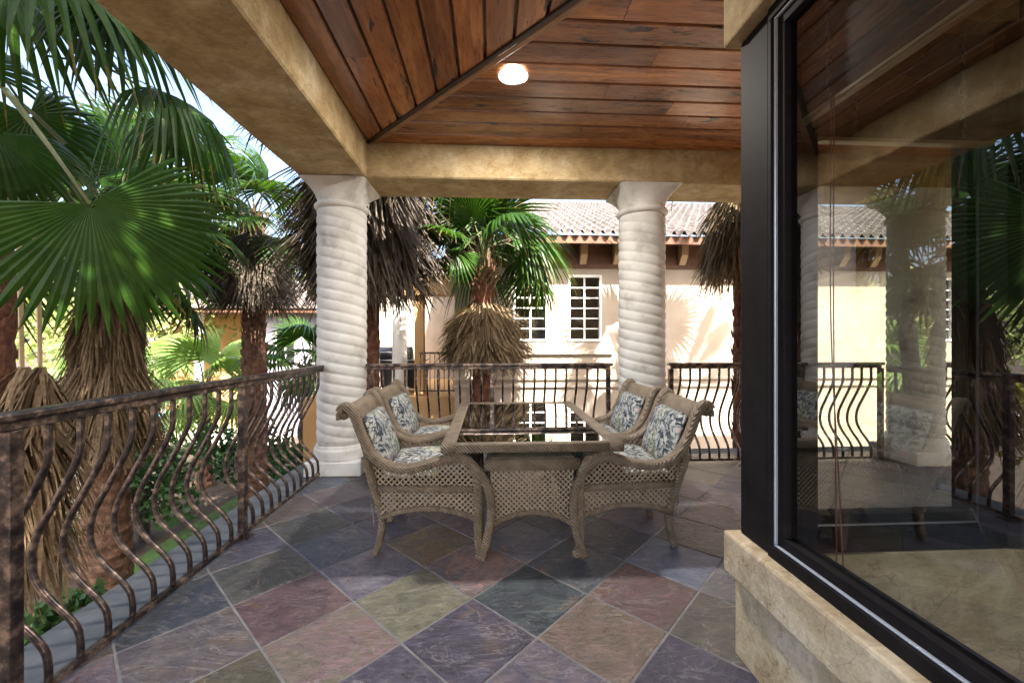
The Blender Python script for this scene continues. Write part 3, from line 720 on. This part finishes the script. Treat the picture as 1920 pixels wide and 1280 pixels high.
    o = pillow(.42, .54, .13, seed=4.1).build('back_cushion', M_floral, t, True)
    o.location = (-.335, 0, .715); o.rotation_euler = (0, R(-110), 0)
    m = MB()
    for y, L_ in ((-.27, .20), (-.25, .26), (.26, .22)):
        m.sweep(spline([(-.325, y, .50), (-.35, y, .46), (-.352, y-.01, .40), (-.335, y+.004, .45-L_)], 4), (0, 1, 0), .012, .003, k=6)
    m.build('cushion_tie', M_floral, t)
    return t
ch = make_chair()
CH = [(-.45, 3.05, R(3)), (-.46, 3.85, R(-2)), (.955, 3.04, R(177)), (.95, 3.83, R(181))]
LB = ['brown wicker armchair nearest the camera on the left side of the table',
      'brown wicker armchair at the far left of the table, tucked behind another chair',
      'brown wicker armchair at the right of the table, nearest the window frame',
      'brown wicker armchair at the far right of the table, in front of the second column']
for i, (x, y, a) in enumerate(CH):
    o = ch if i == 0 else copy_tree(ch)
    o.location = (x, y, .001); o.rotation_euler.z = a; o['label'] = LB[i]; o['group'] = 'wicker armchairs round the table'

TX0, TX1, TY0, TY1, TZ = -.312, .858, 2.60, 4.34, .765
TC = (TX0+TX1)/2
tb = thing('wicker_table', 'brown wicker dining table with a glass top and lattice base between the chairs', 'table', (TC, (TY0+TY1)/2, 0.001))
tb0 = Vector((TC, (TY0+TY1)/2, 0)); hx = (TX1-TX0)/2; hyT = (TY1-TY0)/2
m = MB()
zc = TZ-.031
for s in (1, -1):
    m.sweep([(s*(hx-.048), y, zc) for y in (-hyT, -hyT*.5, 0, hyT*.5, hyT)], (1, 0, 0), .096, .062, k=14, pw=.35)
    m.sweep([(x, s*(hyT-.03), zc-.001) for x in (-hx+.09, -.2, .2, hx-.09)], (0, 1, 0), .058, .060, k=14, pw=.35)
m.build('table_top_frame', M_wicker, tb, True)
m = MB(); m.box(-hx+.085, hx-.085, -hyT+.05, hyT-.05, TZ-.022, TZ-.010); m.build('glass_top', M_tabletop, tb)
leg2 = [(-.335, 0), (-.292, .15), (-.268, .30), (-.282, .444), (-.335, .553), (-.42, .640), (-.515, .700)]
for sx in (1, -1):
    for sy in (1, -1):
        p = spline([(-sx*x, sy*(hyT-.07-.05*max(0, .1-z)), z) for x, z in leg2], 6)
        m = MB(); m.sweep(p, (0, 1, 0), .060, .056, k=12); m.build('leg', M_wicker, tb, True)
arc = lambda x, w: .20+.095*(1-(x/w)**2)
for sy in (1, -1):
    yb = sy*(hyT-.085)
    m = MB(); m.sweep([(x, yb, arc(x, .29)) for x in [-.285+.57*i/16 for i in range(17)]], (0, 1, 0), .036, .034, k=10); m.build('base_arch', M_wicker, tb, True)
    m = MB(); m.sweep([(x, yb, .605) for x in (-.31, -.1, .1, .31)], (0, 1, 0), .05, .075, k=12); m.build('base_rail', M_wicker, tb, True)
    m = MB(); lattice(m, lambda u, v: v > arc(u, .29) and abs(u) < .275, -.28, .28, .19, .58, lambda u, v, o_: (u, yb+o_, v), .034); m.build('lattice_panel', M_strand, tb)
for sx in (1, -1):
    m = MB(); xb = sx*.27; Lh = hyT-.1
    m.sweep([(xb, y, arc(y, Lh)) for y in [-Lh+2*Lh*i/20 for i in range(21)]], (1, 0, 0), .034, .034, k=10)
    m.sweep([(xb, y, .605) for y in (-Lh, 0, Lh)], (1, 0, 0), .04, .07, k=10); m.build('base_rail', M_wicker, tb, True)
    m = MB(); lattice(m, lambda u, v: v > arc(u, Lh), -Lh, Lh, .19, .58, lambda u, v, o_: (xb+o_, u, v), .036); m.build('lattice_panel', M_strand, tb)
m = MB(); m.box(-.27, .27, -hyT+.1, hyT-.1, .635, .648); m.build('base_shelf', M_wicker, tb)

# ================================================================== NEIGHBOUR HOUSE
NY = 8.75; NX0 = -.75
nb = thing('neighbour_house', 'sunlit cream stucco house across the gap with clay tile roof and white windows', 'house', (4, NY, GZ))
def nbld(mb, name, mat, par, **k):
    mb.v = [(x-4, y-NY, z-GZ) for x, y, z in mb.v]; return mb.build(name, mat, par, **k)
wins = [(.48, 1.38, .75, 1.42), (1.657, 1.38, .73, 1.42), (9.6, 1.38, .8, 1.42)]   # x0, z0, w, h
m = MB()
segs = sorted(wins); zb, zt = 1.38, 2.80
m.box(NX0, 16, NY, NY+.3, GZ, zb); m.box(NX0, 16, NY, NY+.3, zt, 3.5)
xs = NX0
for (x, z, w_, h_) in segs: m.box(xs, x, NY, NY+.3, zb, zt); xs = x+w_
m.box(xs, 16, NY, NY+.3, zb, zt); m.box(NX0, NX0+.3, NY+.3, NY+7, GZ, 3.5)
nbld(m, 'wall', M_nstucco, nb)
m = MB(); m.box(.3, 2.62, NY-.07, NY-.002, 1.10, 1.19); nbld(m, 'window_sill', M_nstucco, nb, bevel=.01)
m = MB(); m.box(NX0-.05, 16, NY-.05, NY-.002, .56, .63); m.box(NX0-.05, 16, NY-.05, NY-.002, .40, .46); nbld(m, 'string_course', M_nstucco, nb, bevel=.008)
for (x, z, w_, h_) in wins:
    m = MB(); y0, y1 = NY-.02, NY+.10; t_ = .05
    m.box(x, x+w_, y0, y1, z, z+t_); m.box(x, x+w_, y0, y1, z+h_-t_, z+h_); m.box(x, x+t_, y0, y1, z+t_, z+h_-t_); m.box(x+w_-t_, x+w_, y0, y1, z+t_, z+h_-t_)
    m.box(x+w_/2-.018, x+w_/2+.018, y0+.05, y1-.02, z+t_, z+h_-t_)
    for i in range(1, 6):
        zz = z+t_+(h_-2*t_)*i/6; m.box(x+t_, x+w_/2-.018, y0+.052, y1-.022, zz-.012, zz+.012); m.box(x+w_/2+.018, x+w_-t_, y0+.052, y1-.022, zz-.012, zz+.012)
    fo = nbld(m, 'window', M_white, nb)
    m = MB(); m.quad((x+.03, NY+.06, z+.03), (x+w_-.03, NY+.06, z+.03), (x+w_-.03, NY+.06, z+h_-.03), (x+.03, NY+.06, z+h_-.03)); g = nbld(m, 'pane', glass('house_glass', (.5, .5, .5), 1.6, .02), fo)
    m = MB(); m.box(x-.1, x+w_+.1, NY+.5, NY+.54, z-.1, z+h_+.1); nbld(m, 'curtain', M_interior, fo)
# eaves
m = MB(); m.box(NX0-.2, 16, NY-.03, NY-.002, 2.94, 3.02); m.box(NX0-.2, 16, NY-.012, NY-.003, 3.02, 3.44); m.box(NX0-.5, 16, NY-.57, NY+.2, 3.44, 3.50); m.box(NX0-.5, 16, NY-.60, NY-.57, 3.34, 3.50)
nbld(m, 'eaves', M_neaves, nb)
for i in range(20):
    m = MB(); x = 2.62-.72*4+i*.72; prof = [(0, 3.02), (-.04, 3.02), (-.18, 3.2), (-.20, 3.4395), (0, 3.4395)]
    a = [(x, NY-.0125+p, z) for p, z in prof]; c = [(x+.14, NY-.0125+p, z) for p, z in prof]; m.rings([a, c]); nbld(m, 'corbel', M_corbel, nb)
# barrel tile roof
m = MB(); nxw = int((16.3-(NX0-.6))/.0345); nrow = 18; pitch = .207; sl = .42
rows = []
for r_ in range(nrow):
    for e_ in (0, 1):
        d = (r_+e_)*.38; rows.append((NY-.68+d, 3.505+d*sl+(.030 if e_ == 0 else 0)))
pr = []
for (y, z) in rows:
    pr.append([(NX0-.6+i*.0345, y, z+.075*max(-.55, math.sin(2*math.pi*(i*.0345)/pitch))) for i in range(nxw)])
n0 = 0; m.rings(pr, cap=False, closed=False)
for i in range(nxw-1):
    a = pr[0][i]; c = pr[0][i+1]; m.quad((a[0], a[1], a[2]-.018), (c[0], c[1], c[2]-.018), c, a)
nbld(m, 'roof', M_rooftile, nb, smooth=False)

# neighbour porch, set back on the left
pt = thing('neighbour_porch', 'shaded neighbour terrace with square pillars and ochre beam behind the palm', 'porch', (-2.5, 11.5, GZ))
def pbld(mb, name, mat, **k):
    mb.v = [(x+2.5, y-11.5, z-GZ) for x, y, z in mb.v]; return mb.build(name, mat, pt, **k)
m = MB(); m.box(-4.6, NX0-.003, 10.4, 15.5, GZ, -.02); pbld(m, 'terrace', M_ochre)
m = MB(); m.box(-4.6, NX0-.003, 10.6, 11.1, 2.55, 3.05); pbld(m, 'beam', M_ochre, bevel=.01)
for x in (-3.05, -2.35):
    m = MB(); m.lathe([(.25, 0), (.25, .15), (.20, .2), (.185, 1.3), (.18, 2.4), (.22, 2.5), (.24, 2.549)], 20, (x, 10.85)); pbld(m, 'pillar', M_stone, smooth=False)
m = MB(); m.box(-1.95, -1.72, 10.72, 11.0, 0, 2.549); pbld(m, 'pillar', M_ochre)
m = MB(); m.box(-4.6, NX0-.003, 15.2, 15.5, -.02, 4.2); pbld(m, 'wall', M_nstucco)
m = MB(); m.box(-1.8, NX0-.003, 10.55, 10.6, 1.05, 1.1); m.box(-1.8, NX0-.003, 10.55, 10.6, .1, .14)
for i in range(9): m.box(-1.78+i*.12, -1.76+i*.12, 10.56, 10.59, .14, 1.05)
pbld(m, 'railing', M_bronze)
gr = thing('barbecue_grill', 'black covered barbecue grill standing on the neighbour terrace', 'grill', (-2.75, 9.95+.9, -.02))
m = MB(); m.box(-.62, .62, -.28, .28, .1, .74); m.build('cabinet', M_black, gr, bevel=.02)
m = MB(); prof = [(math.cos(a)*.29, .78+math.sin(a)*.30) for a in [math.pi*i/10 for i in range(11)]]
m.rings([[(-.45, y, z) for y, z in prof], [(.45, y, z) for y, z in prof]]); m.build('hood', M_black, gr, True)
m = MB(); m.box(-.82, .82, -.3, .3, .745, .78); m.build('shelf', M_steel, gr, bevel=.01)
m = MB(); m.tube([(-.35, -.33, .95), (.35, -.33, .95)], .014, 8); m.build('handle', M_steel, gr)
gr.location = (-2.7, 11.6, -.02); gr.scale = (1.15, 1.15, 1.15)

# far left villa
vl = thing('garden_villa', 'distant villa with flat pale roof edge and lilac walls beyond the palms', 'villa', (-9, 21, GZ))
def vbld(mb, name, mat, par=None, **k):
    mb.v = [(x+9, y-21, z-GZ) for x, y, z in mb.v]; return mb.build(name, mat, par or vl, **k)
m = MB(); m.box(-11.2, -7.2, 21.0, 25, GZ, 2.7); vbld(m, 'wall', M_bluewall)
m = MB(); m.box(-17, -11.201, 22.6, 25, GZ, 2.7); vbld(m, 'wall', M_ochre)
m = MB(); m.box(-17.6, -6.8, 20.2, 26, 2.7, 2.9); vbld(m, 'eaves', M_neaves)
m = MB(); e = [(-17.7, 20.1, 2.905), (-6.7, 20.1, 2.905), (-6.7, 26.1, 2.905), (-17.7, 26.1, 2.905)]; q_ = [(-15, 23, 4.6), (-9.2, 23, 4.6), (-9.2, 23.4, 4.6), (-15, 23.4, 4.6)]
for i in range(4): m.quad(e[i], e[(i+1) % 4], q_[(i+1) % 4], q_[i])
m.quad(*q_); vbld(m, 'roof', M_rooftile)
for x in (-16.5, -14.2, -11.8):
    m = MB(); m.lathe([(.26, GZ), (.26, GZ+.4), (.2, GZ+.5), (.2, 2.4), (.28, 2.699)], 16, (x, 20.9)); vbld(m, 'pillar', M_stone)
for x in (-10.6, -8.9):
    m = MB(); m.box(x, x+1.0, 20.94, 20.998, .2, 1.9); wn = vbld(m, 'window', M_white)
    m = MB(); m.box(x+.08, x+.47, 20.92, 20.939, .28, 1.82); m.box(x+.53, x+.92, 20.92, 20.939, .28, 1.82); vbld(m, 'pane', M_black, wn)

# ================================================================== PALMS
def fan_mesh(name, nseg, R_, droop, tipdroop, pet, seed, span=132, mats=None, split=.55):
    rr = random.Random(seed); m = MB()
    dth = 2*R(span)/nseg
    for i in range(nseg):
        a = -R(span)+dth*(i+.5); Ls = R_*(.80+.20*math.cos(a*.75))*rr.uniform(.93, 1.05); td = tipdroop*rr.uniform(.6, 1.4); lat = rr.uniform(-.06, .06)
        steps = [.03, .18, .34, split, split+.12, .84, .93, 1.0]; prev = None; ps = 0; tipj = rr.choice((-.2, -.1, 0, .03, .12))
        for s in steps:
            r = Ls*s; w = min(s, split)*Ls*math.tan(dth/2)*1.02
            if s > split: w *= max(.02, (1-(s-split)/(1-split))**.8)
            z = -droop*R_*s**2 - td*R_*max(0, s-.5)**1.8*2.2
            aa = a+lat*max(0, s-.5)
            cx, cy = math.sin(aa)*r, math.cos(aa)*r*(1-.10*droop)
            nx, ny = math.cos(aa), -math.sin(aa); fold = w*.55
            row = [(cx-nx*w, cy-ny*w, z-fold), (cx, cy, z+fold*.2), (cx+nx*w, cy+ny*w, z-fold)]
            if prev:
                m.quad(prev[0], prev[1], row[1], row[0]); m.quad(prev[1], prev[2], row[2], row[1]); m.t += [ps, ps, s, s]*2
            prev = row; ps = s+tipj
    pp = [(0, -pet*(1-t), -.10*pet*math.sin(math.pi*t*.5)*0+.06*pet*math.sin(math.pi*t)) for t in [k/6 for k in range(7)]]
    m.sweep(pp, (1, 0, 0), [.05-.028*k/6 for k in range(7)], [.022-.010*k/6 for k in range(7)], m=1, k=6)
    me = bpy.data.meshes.new(name); me.from_pydata(m.v, [], m.f)
    for mt in mats: me.materials.append(mt)
    at_ = me.attributes.new('tip', 'FLOAT', 'POINT'); at_.data.foreach_set('value', m.t+[0.0]*(len(m.v)-len(m.t)))
    me.polygons.foreach_set('material_index', m.m); me.update(); return me
FM = [M_fan, M_petiole]
FAN = [fan_mesh('fan_a', 34, .95, .12, .35, 1.0, 1, mats=FM), fan_mesh('fan_b', 34, .95, .30, .7, 1.0, 2, mats=FM), fan_mesh('fan_c', 32, 1.0, .5, 1.0, 1.05, 3, 115, mats=FM), fan_mesh('fan_d', 30, .9, .22, .5, .9, 4, 140, mats=FM)]
FAN_BIG = fan_mesh('fan_big', 44, 1.22, .10, .14, 1.0, 9, 112, mats=FM, split=.70)
FANL = [fan_mesh('fan_lit', 26, .9, .3, .5, .8, 5, 130, mats=[M_fan_lit, M_petiole])]
def orient(axis, up):
    y = Vector(axis).normalized(); z = Vector(up); z = (z-y*z.dot(y)).normalized(); x = y.cross(z)
    return Matrix((x, y, z)).transposed()
def frond(par, me, hub, axis, up, sc=1.0):
    o = bpy.data.objects.new('frond', me); COL.objects.link(o); o.parent = par
    o.matrix_local = Matrix.LocRotScale(Vector(hub), orient(axis, up).to_quaternion(), Vector((sc, sc, sc))); return o
def trunk(par, h, r0, r1, mat, lean=(0, 0), boots=0, seed=0):
    rr = random.Random(seed); m = MB(); rg = []
    n = int(h/.09); K = 18
    for i in range(n+1):
        t = i/n; cx, cy = lean[0]*t, lean[1]*t; r = r0+(r1-r0)*t+(.10*math.exp(-t*9)); ring = []
        for k in range(K):
            th = 2*math.pi*k/K; q = 1+.10*noise.noise(Vector((math.cos(th)*2, math.sin(th)*2, i*.55+seed)))+(.05 if i % 2 else -.02)
            ring.append((cx+r*q*math.cos(th), cy+r*q*math.sin(th), h*t))
        rg.append(ring)
    m.rings(rg)
    for i in range(boots):
        t = rr.uniform(.15, 1); th = rr.random()*6.283; r = r0+(r1-r0)*t; z = h*t
        c = Vector((lean[0]*t+r*.92*math.cos(th), lean[1]*t+r*.92*math.sin(th), z)); u = Vector((-math.sin(th), math.cos(th), 0)); o_ = Vector((math.cos(th), math.sin(th), 0))
        w = rr.uniform(.03, .055); L_ = rr.uniform(.08, .16)
        a, b_, d = c-u*w, c+u*w, c+o_*L_*.45+Vector((0, 0, L_))+u*rr.uniform(-.03, .03)
        e1 = c-Vector((0, 0, .03))+o_*.035
        m.tri(a, e1, d); m.tri(e1, b_, d); m.tri(b_, a, d)
    return m.build('trunk', mat, par)
def skirt(par, ztop, zbot, r0, r1, n, mat, seed, w=.015, wave=.12, cx=0, cy=0, ragged=.5):
    """hanging dead fronds: layered narrow strips"""
    rr = random.Random(seed); m = MB(); n = int(n*1.4)
    for i in range(n):
        th = rr.random()*6.283; cl = noise.noise(Vector((math.cos(th)*2.5+seed, math.sin(th)*2.5, 0)))
        t0 = rr.random()**1.25*.75; z0 = ztop-(ztop-zbot)*t0
        L_ = (ztop-zbot)*rr.uniform(.30, .62)*(1+.3*cl); zend = max(zbot-.15*ragged+.6*ragged*cl+rr.uniform(-.20, .20)*ragged*2, z0-L_)
        rs = r0*(.35+.65*min(1, t0*3+.25))*rr.uniform(.6, 1.02)*(1+.3*cl); re = r1*rr.uniform(.65, 1.18)*(1+.55*cl)
        tw = rr.uniform(-.25, .25)*(1 if rr.random() < .8 else 3.2); ww = w*rr.choice((.4, .7, 1.0, 1.3, 2.2)); prev = None
        for k in range(5):
            s = k/4; r = rs+(re-rs)*s**.8; a = th+tw*s*.6; z = z0+(zend-z0)*s
            c = Vector((cx+r*math.cos(a), cy+r*math.sin(a), z)); u = Vector((-math.sin(a+tw*2), math.cos(a+tw*2), 0))*ww*(1-.75*s)
            row = (c-u, c+u+Vector((0, 0, .006)))
            if prev: m.quad(prev[0], prev[1], row[1], row[0])
            prev = row
    return m.build('thatch_skirt', mat, par)
def crown(par, zc, n, meshes, sc, seed, lean=(0, 0), emin=-38, emax=78, bare=None):
    rr = random.Random(seed)
    for i in range(n):
        az = i*2.39996+rr.uniform(-.25, .25); el = R(emax-(emax-emin)*((i+.5)/n)+rr.uniform(-7, 7)); me = rr.choice(meshes)
        if bare is not None and el < R(22) and math.cos(az-bare) > .55: continue
        s = sc*rr.uniform(.88, 1.1); d = Vector((math.cos(az)*math.cos(el), math.sin(az)*math.cos(el), math.sin(el)))
        c = Vector((lean[0], lean[1], zc)); pet = 1.0*s
        ax = (d+Vector((0, 0, -.25 if el < R(40) else 0))).normalized()
        frond(par, me, c+d*pet*.97, ax, Vector((0, 0, 1)) if abs(ax.z) < .95 else Vector((1, 0, 0)), s)
def palm(label, x, y, top, r0, r1, bark, nf, sc, seed, sk=None, lean=(0, 0), boots=0, meshes=None, skmat=None, emin=-38, emax=78, group='fan palms around the balcony', bare=None):
    t = thing('fan_palm', label, 'palm tree', (x, y, GZ), 0, group)
    trunk(t, top-GZ, r0, r1, bark, lean, boots, seed)
    if sk:
        for (za, zb_, ra, rb, n) in sk: skirt(t, za-GZ, zb_-GZ, ra, rb, n, skmat or M_thatch, seed*3.3+za, cx=lean[0], cy=lean[1])
    if nf:
        rr = random.Random(seed+5); m = MB(); zt = top-GZ
        for i in range(70):            # cut and broken leaf bases round the growing tip
            th = rr.random()*6.283; z = zt-rr.uniform(.02, .62); o_ = Vector((math.cos(th), math.sin(th), 0)); u = Vector((-math.sin(th), math.cos(th), 0))
            L_ = rr.uniform(.14, .30)*(.7+.3*r1/.2); out = rr.uniform(.25, .7); c = Vector((lean[0], lean[1], z))+o_*r1*.9
            m.sweep([c, c+o_*L_*out*.5+Vector((0, 0, L_*.5)), c+o_*L_*out*1.1+Vector((0, 0, L_))+u*rr.uniform(-.03, .03)], u, [.075, .05, .03], [.022, .016, .010], k=6)
        m.build('leaf_bases', M_thatch, t)
        crown(t, top-GZ-.05, nf, meshes or FAN, sc, seed, lean, emin, emax, bare)
    return t
# A: left, conical thatch; B: far left with dead hanging stalks and the big fan leaf
pA = palm('fan palm with a broad cone of brown thatch, behind the left railing', -6.1, 6.9, 3.0, .30, .24, M_bark, 17, 1.15, 5, [(2.3, .5, .26, .46, 2000), (1.2, -.4, .42, .66, 2400)], boots=60)
pB = palm('fan palm at the left edge with one huge fan leaf and pale dead stalks', -4.75, 4.1, 3.2,   .24, .20, M_bark_red, 0, 1.15, 8, [(0.9, -.9, .5, .6, 1300)], boots=160, emin=-5)
def wfrond(par, me, hub, axis, up, sc=1.0):
    h_ = Vector(hub)-par.location; return frond(par, me, h_, axis, up, sc)
# the big leaf: hub in front of palm B, blade hanging towards the balcony
wfrond(pB, FAN_BIG, (-3.49, 3.79, 2.60), (.46, .22, -.86), (.62, -.75, .22), 1.0)
# leaves at the top left
def at(px, py, d):
    xc = (px-960)/774; return Vector(((xc*.99863+.05234)*d, (-xc*.05234+.99863)*d, 1.42+(636-py)/774*d))
for me, px, py, d, ax, up, sc in ((FAN[1], 95, -70, 3.6, (.75, -.1, -.45), (.25, -.55, .8), 1.05), (FAN[1], 15, -40, 3.9, (.35, -.2, -.85), (.6, -.7, .3), 1.1), (FAN[1], 215, 5, 4.0, (.75, .2, -.55), (.5, -.7, .5), .95),
        (FAN[2], 300, 170, 4.6, (.93, .3, -.16), (.1, -.25, .95), .92), (FAN[3], 55, 215, 4.5, (.35, .3, -.8), (.6, -.75, .2), .85), (FAN[2], -10, 250, 3.6, (.10, -.1, -1), (.7, -.7, 0), .85),
        (FAN[0], 30, -60, 4.2, (.3, .1, .9), (.6, -.75, 0), 1.1), (FAN[1], 150, -40, 4.4, (.85, .1, .2), (-.1, -.6, .8), 1.1), (FAN[3], -60, 120, 4.2, (-.5, -.2, .5), (.5, -.6, .6), 1.1), (FAN[2], 330, 215, 5.4, (.8, .2, -.5), (.4, -.6, .6), 1.0)):
    wfrond(pB, me, at(px, py, d), ax, up, sc)
for k, (dx, dy) in enumerate(((.35, .0), (.49, .02))):
    m = MB(); x, y = dx, dy
    m.sweep(spline([(x*.5, y*.5, 6.1), (x*.9, y*.9, 5.85), (x, y, 5.3), (x+.02, y, 4.42)], 5), (0, 1, 0), [.05-.012*i/15 for i in range(16)], .018, k=6); m.build('dead_stalk', M_deadstalk, pB)
    s_ = skirt(pB, 4.46, 3.75, .05, .22, 140, M_thatch, 77+k, cx=x+.02, cy=y, ragged=.2); s_.name = 'dead_leaf'
pC = palm('slender dark palm trunk leaning behind the lit young palm', -8.1, 9.3, 4.8, .19, .15, M_bark_grey, 14, 1.2, 13, [(4.7, 3.6, .4, .5, 500)], lean=(.55, .3))
pD = palm('fan palm with a shaggy grey skirt and diamond patterned trunk, left of the corner column', -5.15, 9.3, 4.05, .26, .20, M_bark, 14, .95, 21, [(3.75, 2.2, .45, .85, 1700), (3.2, 2.0, .6, .95, 900)], boots=420, skmat=M_thatch_grey)
pE = palm('tall fan palm behind the corner column under a wide curtain of hanging thatch', -1.95, 6.6, 4.7, .21, .19, M_bark_red, 15, 1.05, 34, [(4.4, 2.5, .55, 1.05, 2300), (3.5, 1.95, .7, 1.0, 1500)], boots=180, skmat=M_thatch_grey, emin=-12)
pF = palm('short green fan palm in front of the sunlit house, rounded thatch skirt below', -.12, 7.05, 2.78, .20, .17, M_bark_red, 22, .88, 58, [(2.05, 1.1, .34, .60, 1800), (1.6, .95, .48, .66, 1000)], boots=260, emin=-10, bare=R(-90))
pG = palm('fan palm with hanging thatch and ragged trunk close to the window frame', 3.85, 6.0, 4.1, .20, .18, M_bark_red, 5, .95, 61, [(3.7, 2.25, .5, .68, 1500)], boots=320, emin=0, skmat=M_thatch)
# sunlit young palms in the garden
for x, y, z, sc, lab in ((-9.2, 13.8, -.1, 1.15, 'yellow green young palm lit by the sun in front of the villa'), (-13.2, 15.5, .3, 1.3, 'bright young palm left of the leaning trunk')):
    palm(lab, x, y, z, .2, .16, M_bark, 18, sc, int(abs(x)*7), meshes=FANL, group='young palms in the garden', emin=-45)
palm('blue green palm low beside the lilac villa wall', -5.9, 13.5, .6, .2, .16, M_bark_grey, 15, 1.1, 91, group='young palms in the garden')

# ================================================================== TREES, HEDGES
def leaf_cloud(m, c, rad, n, size, rr, squash=1.0):
    for i in range(n):
        d = Vector((rr.gauss(0, 1), rr.gauss(0, 1), rr.gauss(0, 1))).normalized(); r = rad*rr.uniform(.55, 1.0)*(1+.35*noise.noise(d*2.3+Vector(c)))
        p = Vector(c)+Vector((d.x*r, d.y*r, d.z*r*squash)); u = Vector((rr.gauss(0, 1), rr.gauss(0, 1), rr.gauss(0, 1))).normalized(); w = u.orthogonal().normalized(); s = size*rr.uniform(.5, 1.3)
        m.quad(p-u*s, p-w*s*.45, p+u*s, p+w*s*.45)
def tree(name, label, x, y, h, r, mat, seed, n=2600, size=.22, clumps=14, cat='tree', z0=GZ, group='trees beyond the garden', squash=.8, trunkh=.5):
    rr = random.Random(seed); t = thing(name, label, cat, (x, y, z0), 0, group)
    cs = []
    for i in range(clumps):
        d = Vector((rr.gauss(0, 1), rr.gauss(0, 1), rr.gauss(0, .8))).normalized()*r*rr.uniform(.35, .85)
        cs.append((d.x, d.y, h-r*squash+d.z*squash))
    m = MB()
    m.tube(spline([(0, 0, 0), (.1*r*rr.uniform(-1, 1), .1*r*rr.uniform(-1, 1), h*.3), (0, 0, h*.7)], 4), [r*.11*(1-.07*i) for i in range(9)], 8)
    for c in cs[::2]: m.tube([(0, 0, h*.35), (c[0]*.5, c[1]*.5, (h*.35+c[2])*.55), c], [r*.05, r*.03, r*.01], 5)
    m.build('trunk', M_bark_grey, t)
    m = MB()
    for c in cs: leaf_cloud(m, c, r*.48, n//clumps, size, rr)
    m.build('crown', mat, t); return t
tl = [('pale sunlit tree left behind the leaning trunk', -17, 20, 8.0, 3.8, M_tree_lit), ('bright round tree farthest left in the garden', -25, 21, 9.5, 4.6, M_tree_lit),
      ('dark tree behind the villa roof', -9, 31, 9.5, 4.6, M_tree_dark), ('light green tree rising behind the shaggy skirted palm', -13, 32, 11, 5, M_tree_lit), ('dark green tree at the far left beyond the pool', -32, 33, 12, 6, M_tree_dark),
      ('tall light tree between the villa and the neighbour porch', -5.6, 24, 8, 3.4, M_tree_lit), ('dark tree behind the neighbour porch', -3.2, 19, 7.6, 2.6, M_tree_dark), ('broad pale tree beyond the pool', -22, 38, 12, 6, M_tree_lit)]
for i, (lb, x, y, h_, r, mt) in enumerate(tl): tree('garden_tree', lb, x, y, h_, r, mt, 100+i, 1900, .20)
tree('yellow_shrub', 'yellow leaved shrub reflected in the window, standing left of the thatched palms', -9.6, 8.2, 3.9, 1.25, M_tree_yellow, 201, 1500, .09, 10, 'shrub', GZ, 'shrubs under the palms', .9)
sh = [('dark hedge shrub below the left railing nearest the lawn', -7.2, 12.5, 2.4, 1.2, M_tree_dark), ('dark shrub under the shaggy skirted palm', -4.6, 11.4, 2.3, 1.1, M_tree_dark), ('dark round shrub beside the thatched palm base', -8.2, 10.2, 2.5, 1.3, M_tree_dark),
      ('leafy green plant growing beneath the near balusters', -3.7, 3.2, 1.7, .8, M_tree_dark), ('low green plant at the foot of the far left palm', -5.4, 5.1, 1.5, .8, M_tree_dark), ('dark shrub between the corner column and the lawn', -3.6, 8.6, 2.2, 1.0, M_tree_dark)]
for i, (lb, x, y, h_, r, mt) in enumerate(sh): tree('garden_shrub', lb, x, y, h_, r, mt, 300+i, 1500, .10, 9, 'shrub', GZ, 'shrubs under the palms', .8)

# unseen tree added beside the house to shade the near palms and ledge
tree('added_shade_tree', 'unseen broad tree added left of the house to shade the near palms', -3.4, -1.0, 15.5, 4.3, M_tree_dark, 401, 5200, .24, 26, 'tree', GZ, None, .75)

for px, py, d, ax, up, sc in ((862, 476, 6.6, (-.62, -.25, -.72), (-.45, -.75, .2), .60), (985, 478, 6.9, (.85, -.1, -.5), (.3, -.6, .7), .55)):
    wfrond(pF, FAN[3], at(px, py, d), ax, up, sc)
pH = palm('unseen leaning fan palm added beyond the roof to shade the neighbour wall', 8.2, 2.6, 8.5, .24, .19, M_bark, 0, 1.15, 77, lean=(-2.2, 0), group='unseen palms added to cast shadow')  # unseen palm, added so its fronds streak the neighbour wall with shadow
for a_, sc, dy in ((50, .85, 0), (27, .8, .15), (4, .75, -.1), (100, 1.0, .1), (128, 1.0, -.3)):
    ax = Vector((math.cos(R(a_)), dy, math.sin(R(a_)))).normalized(); cc = Vector((6.0, 2.6, 8.45))
    n1 = ax.cross(SUN_T).normalized(); n2 = ax.cross(n1).normalized()
    wfrond(pH, FAN[0], cc+ax*1.0, ax, n1*.90*(1 if n1.z > 0 else -1)+n2*.43*(1 if n2.z > 0 else -1), sc)
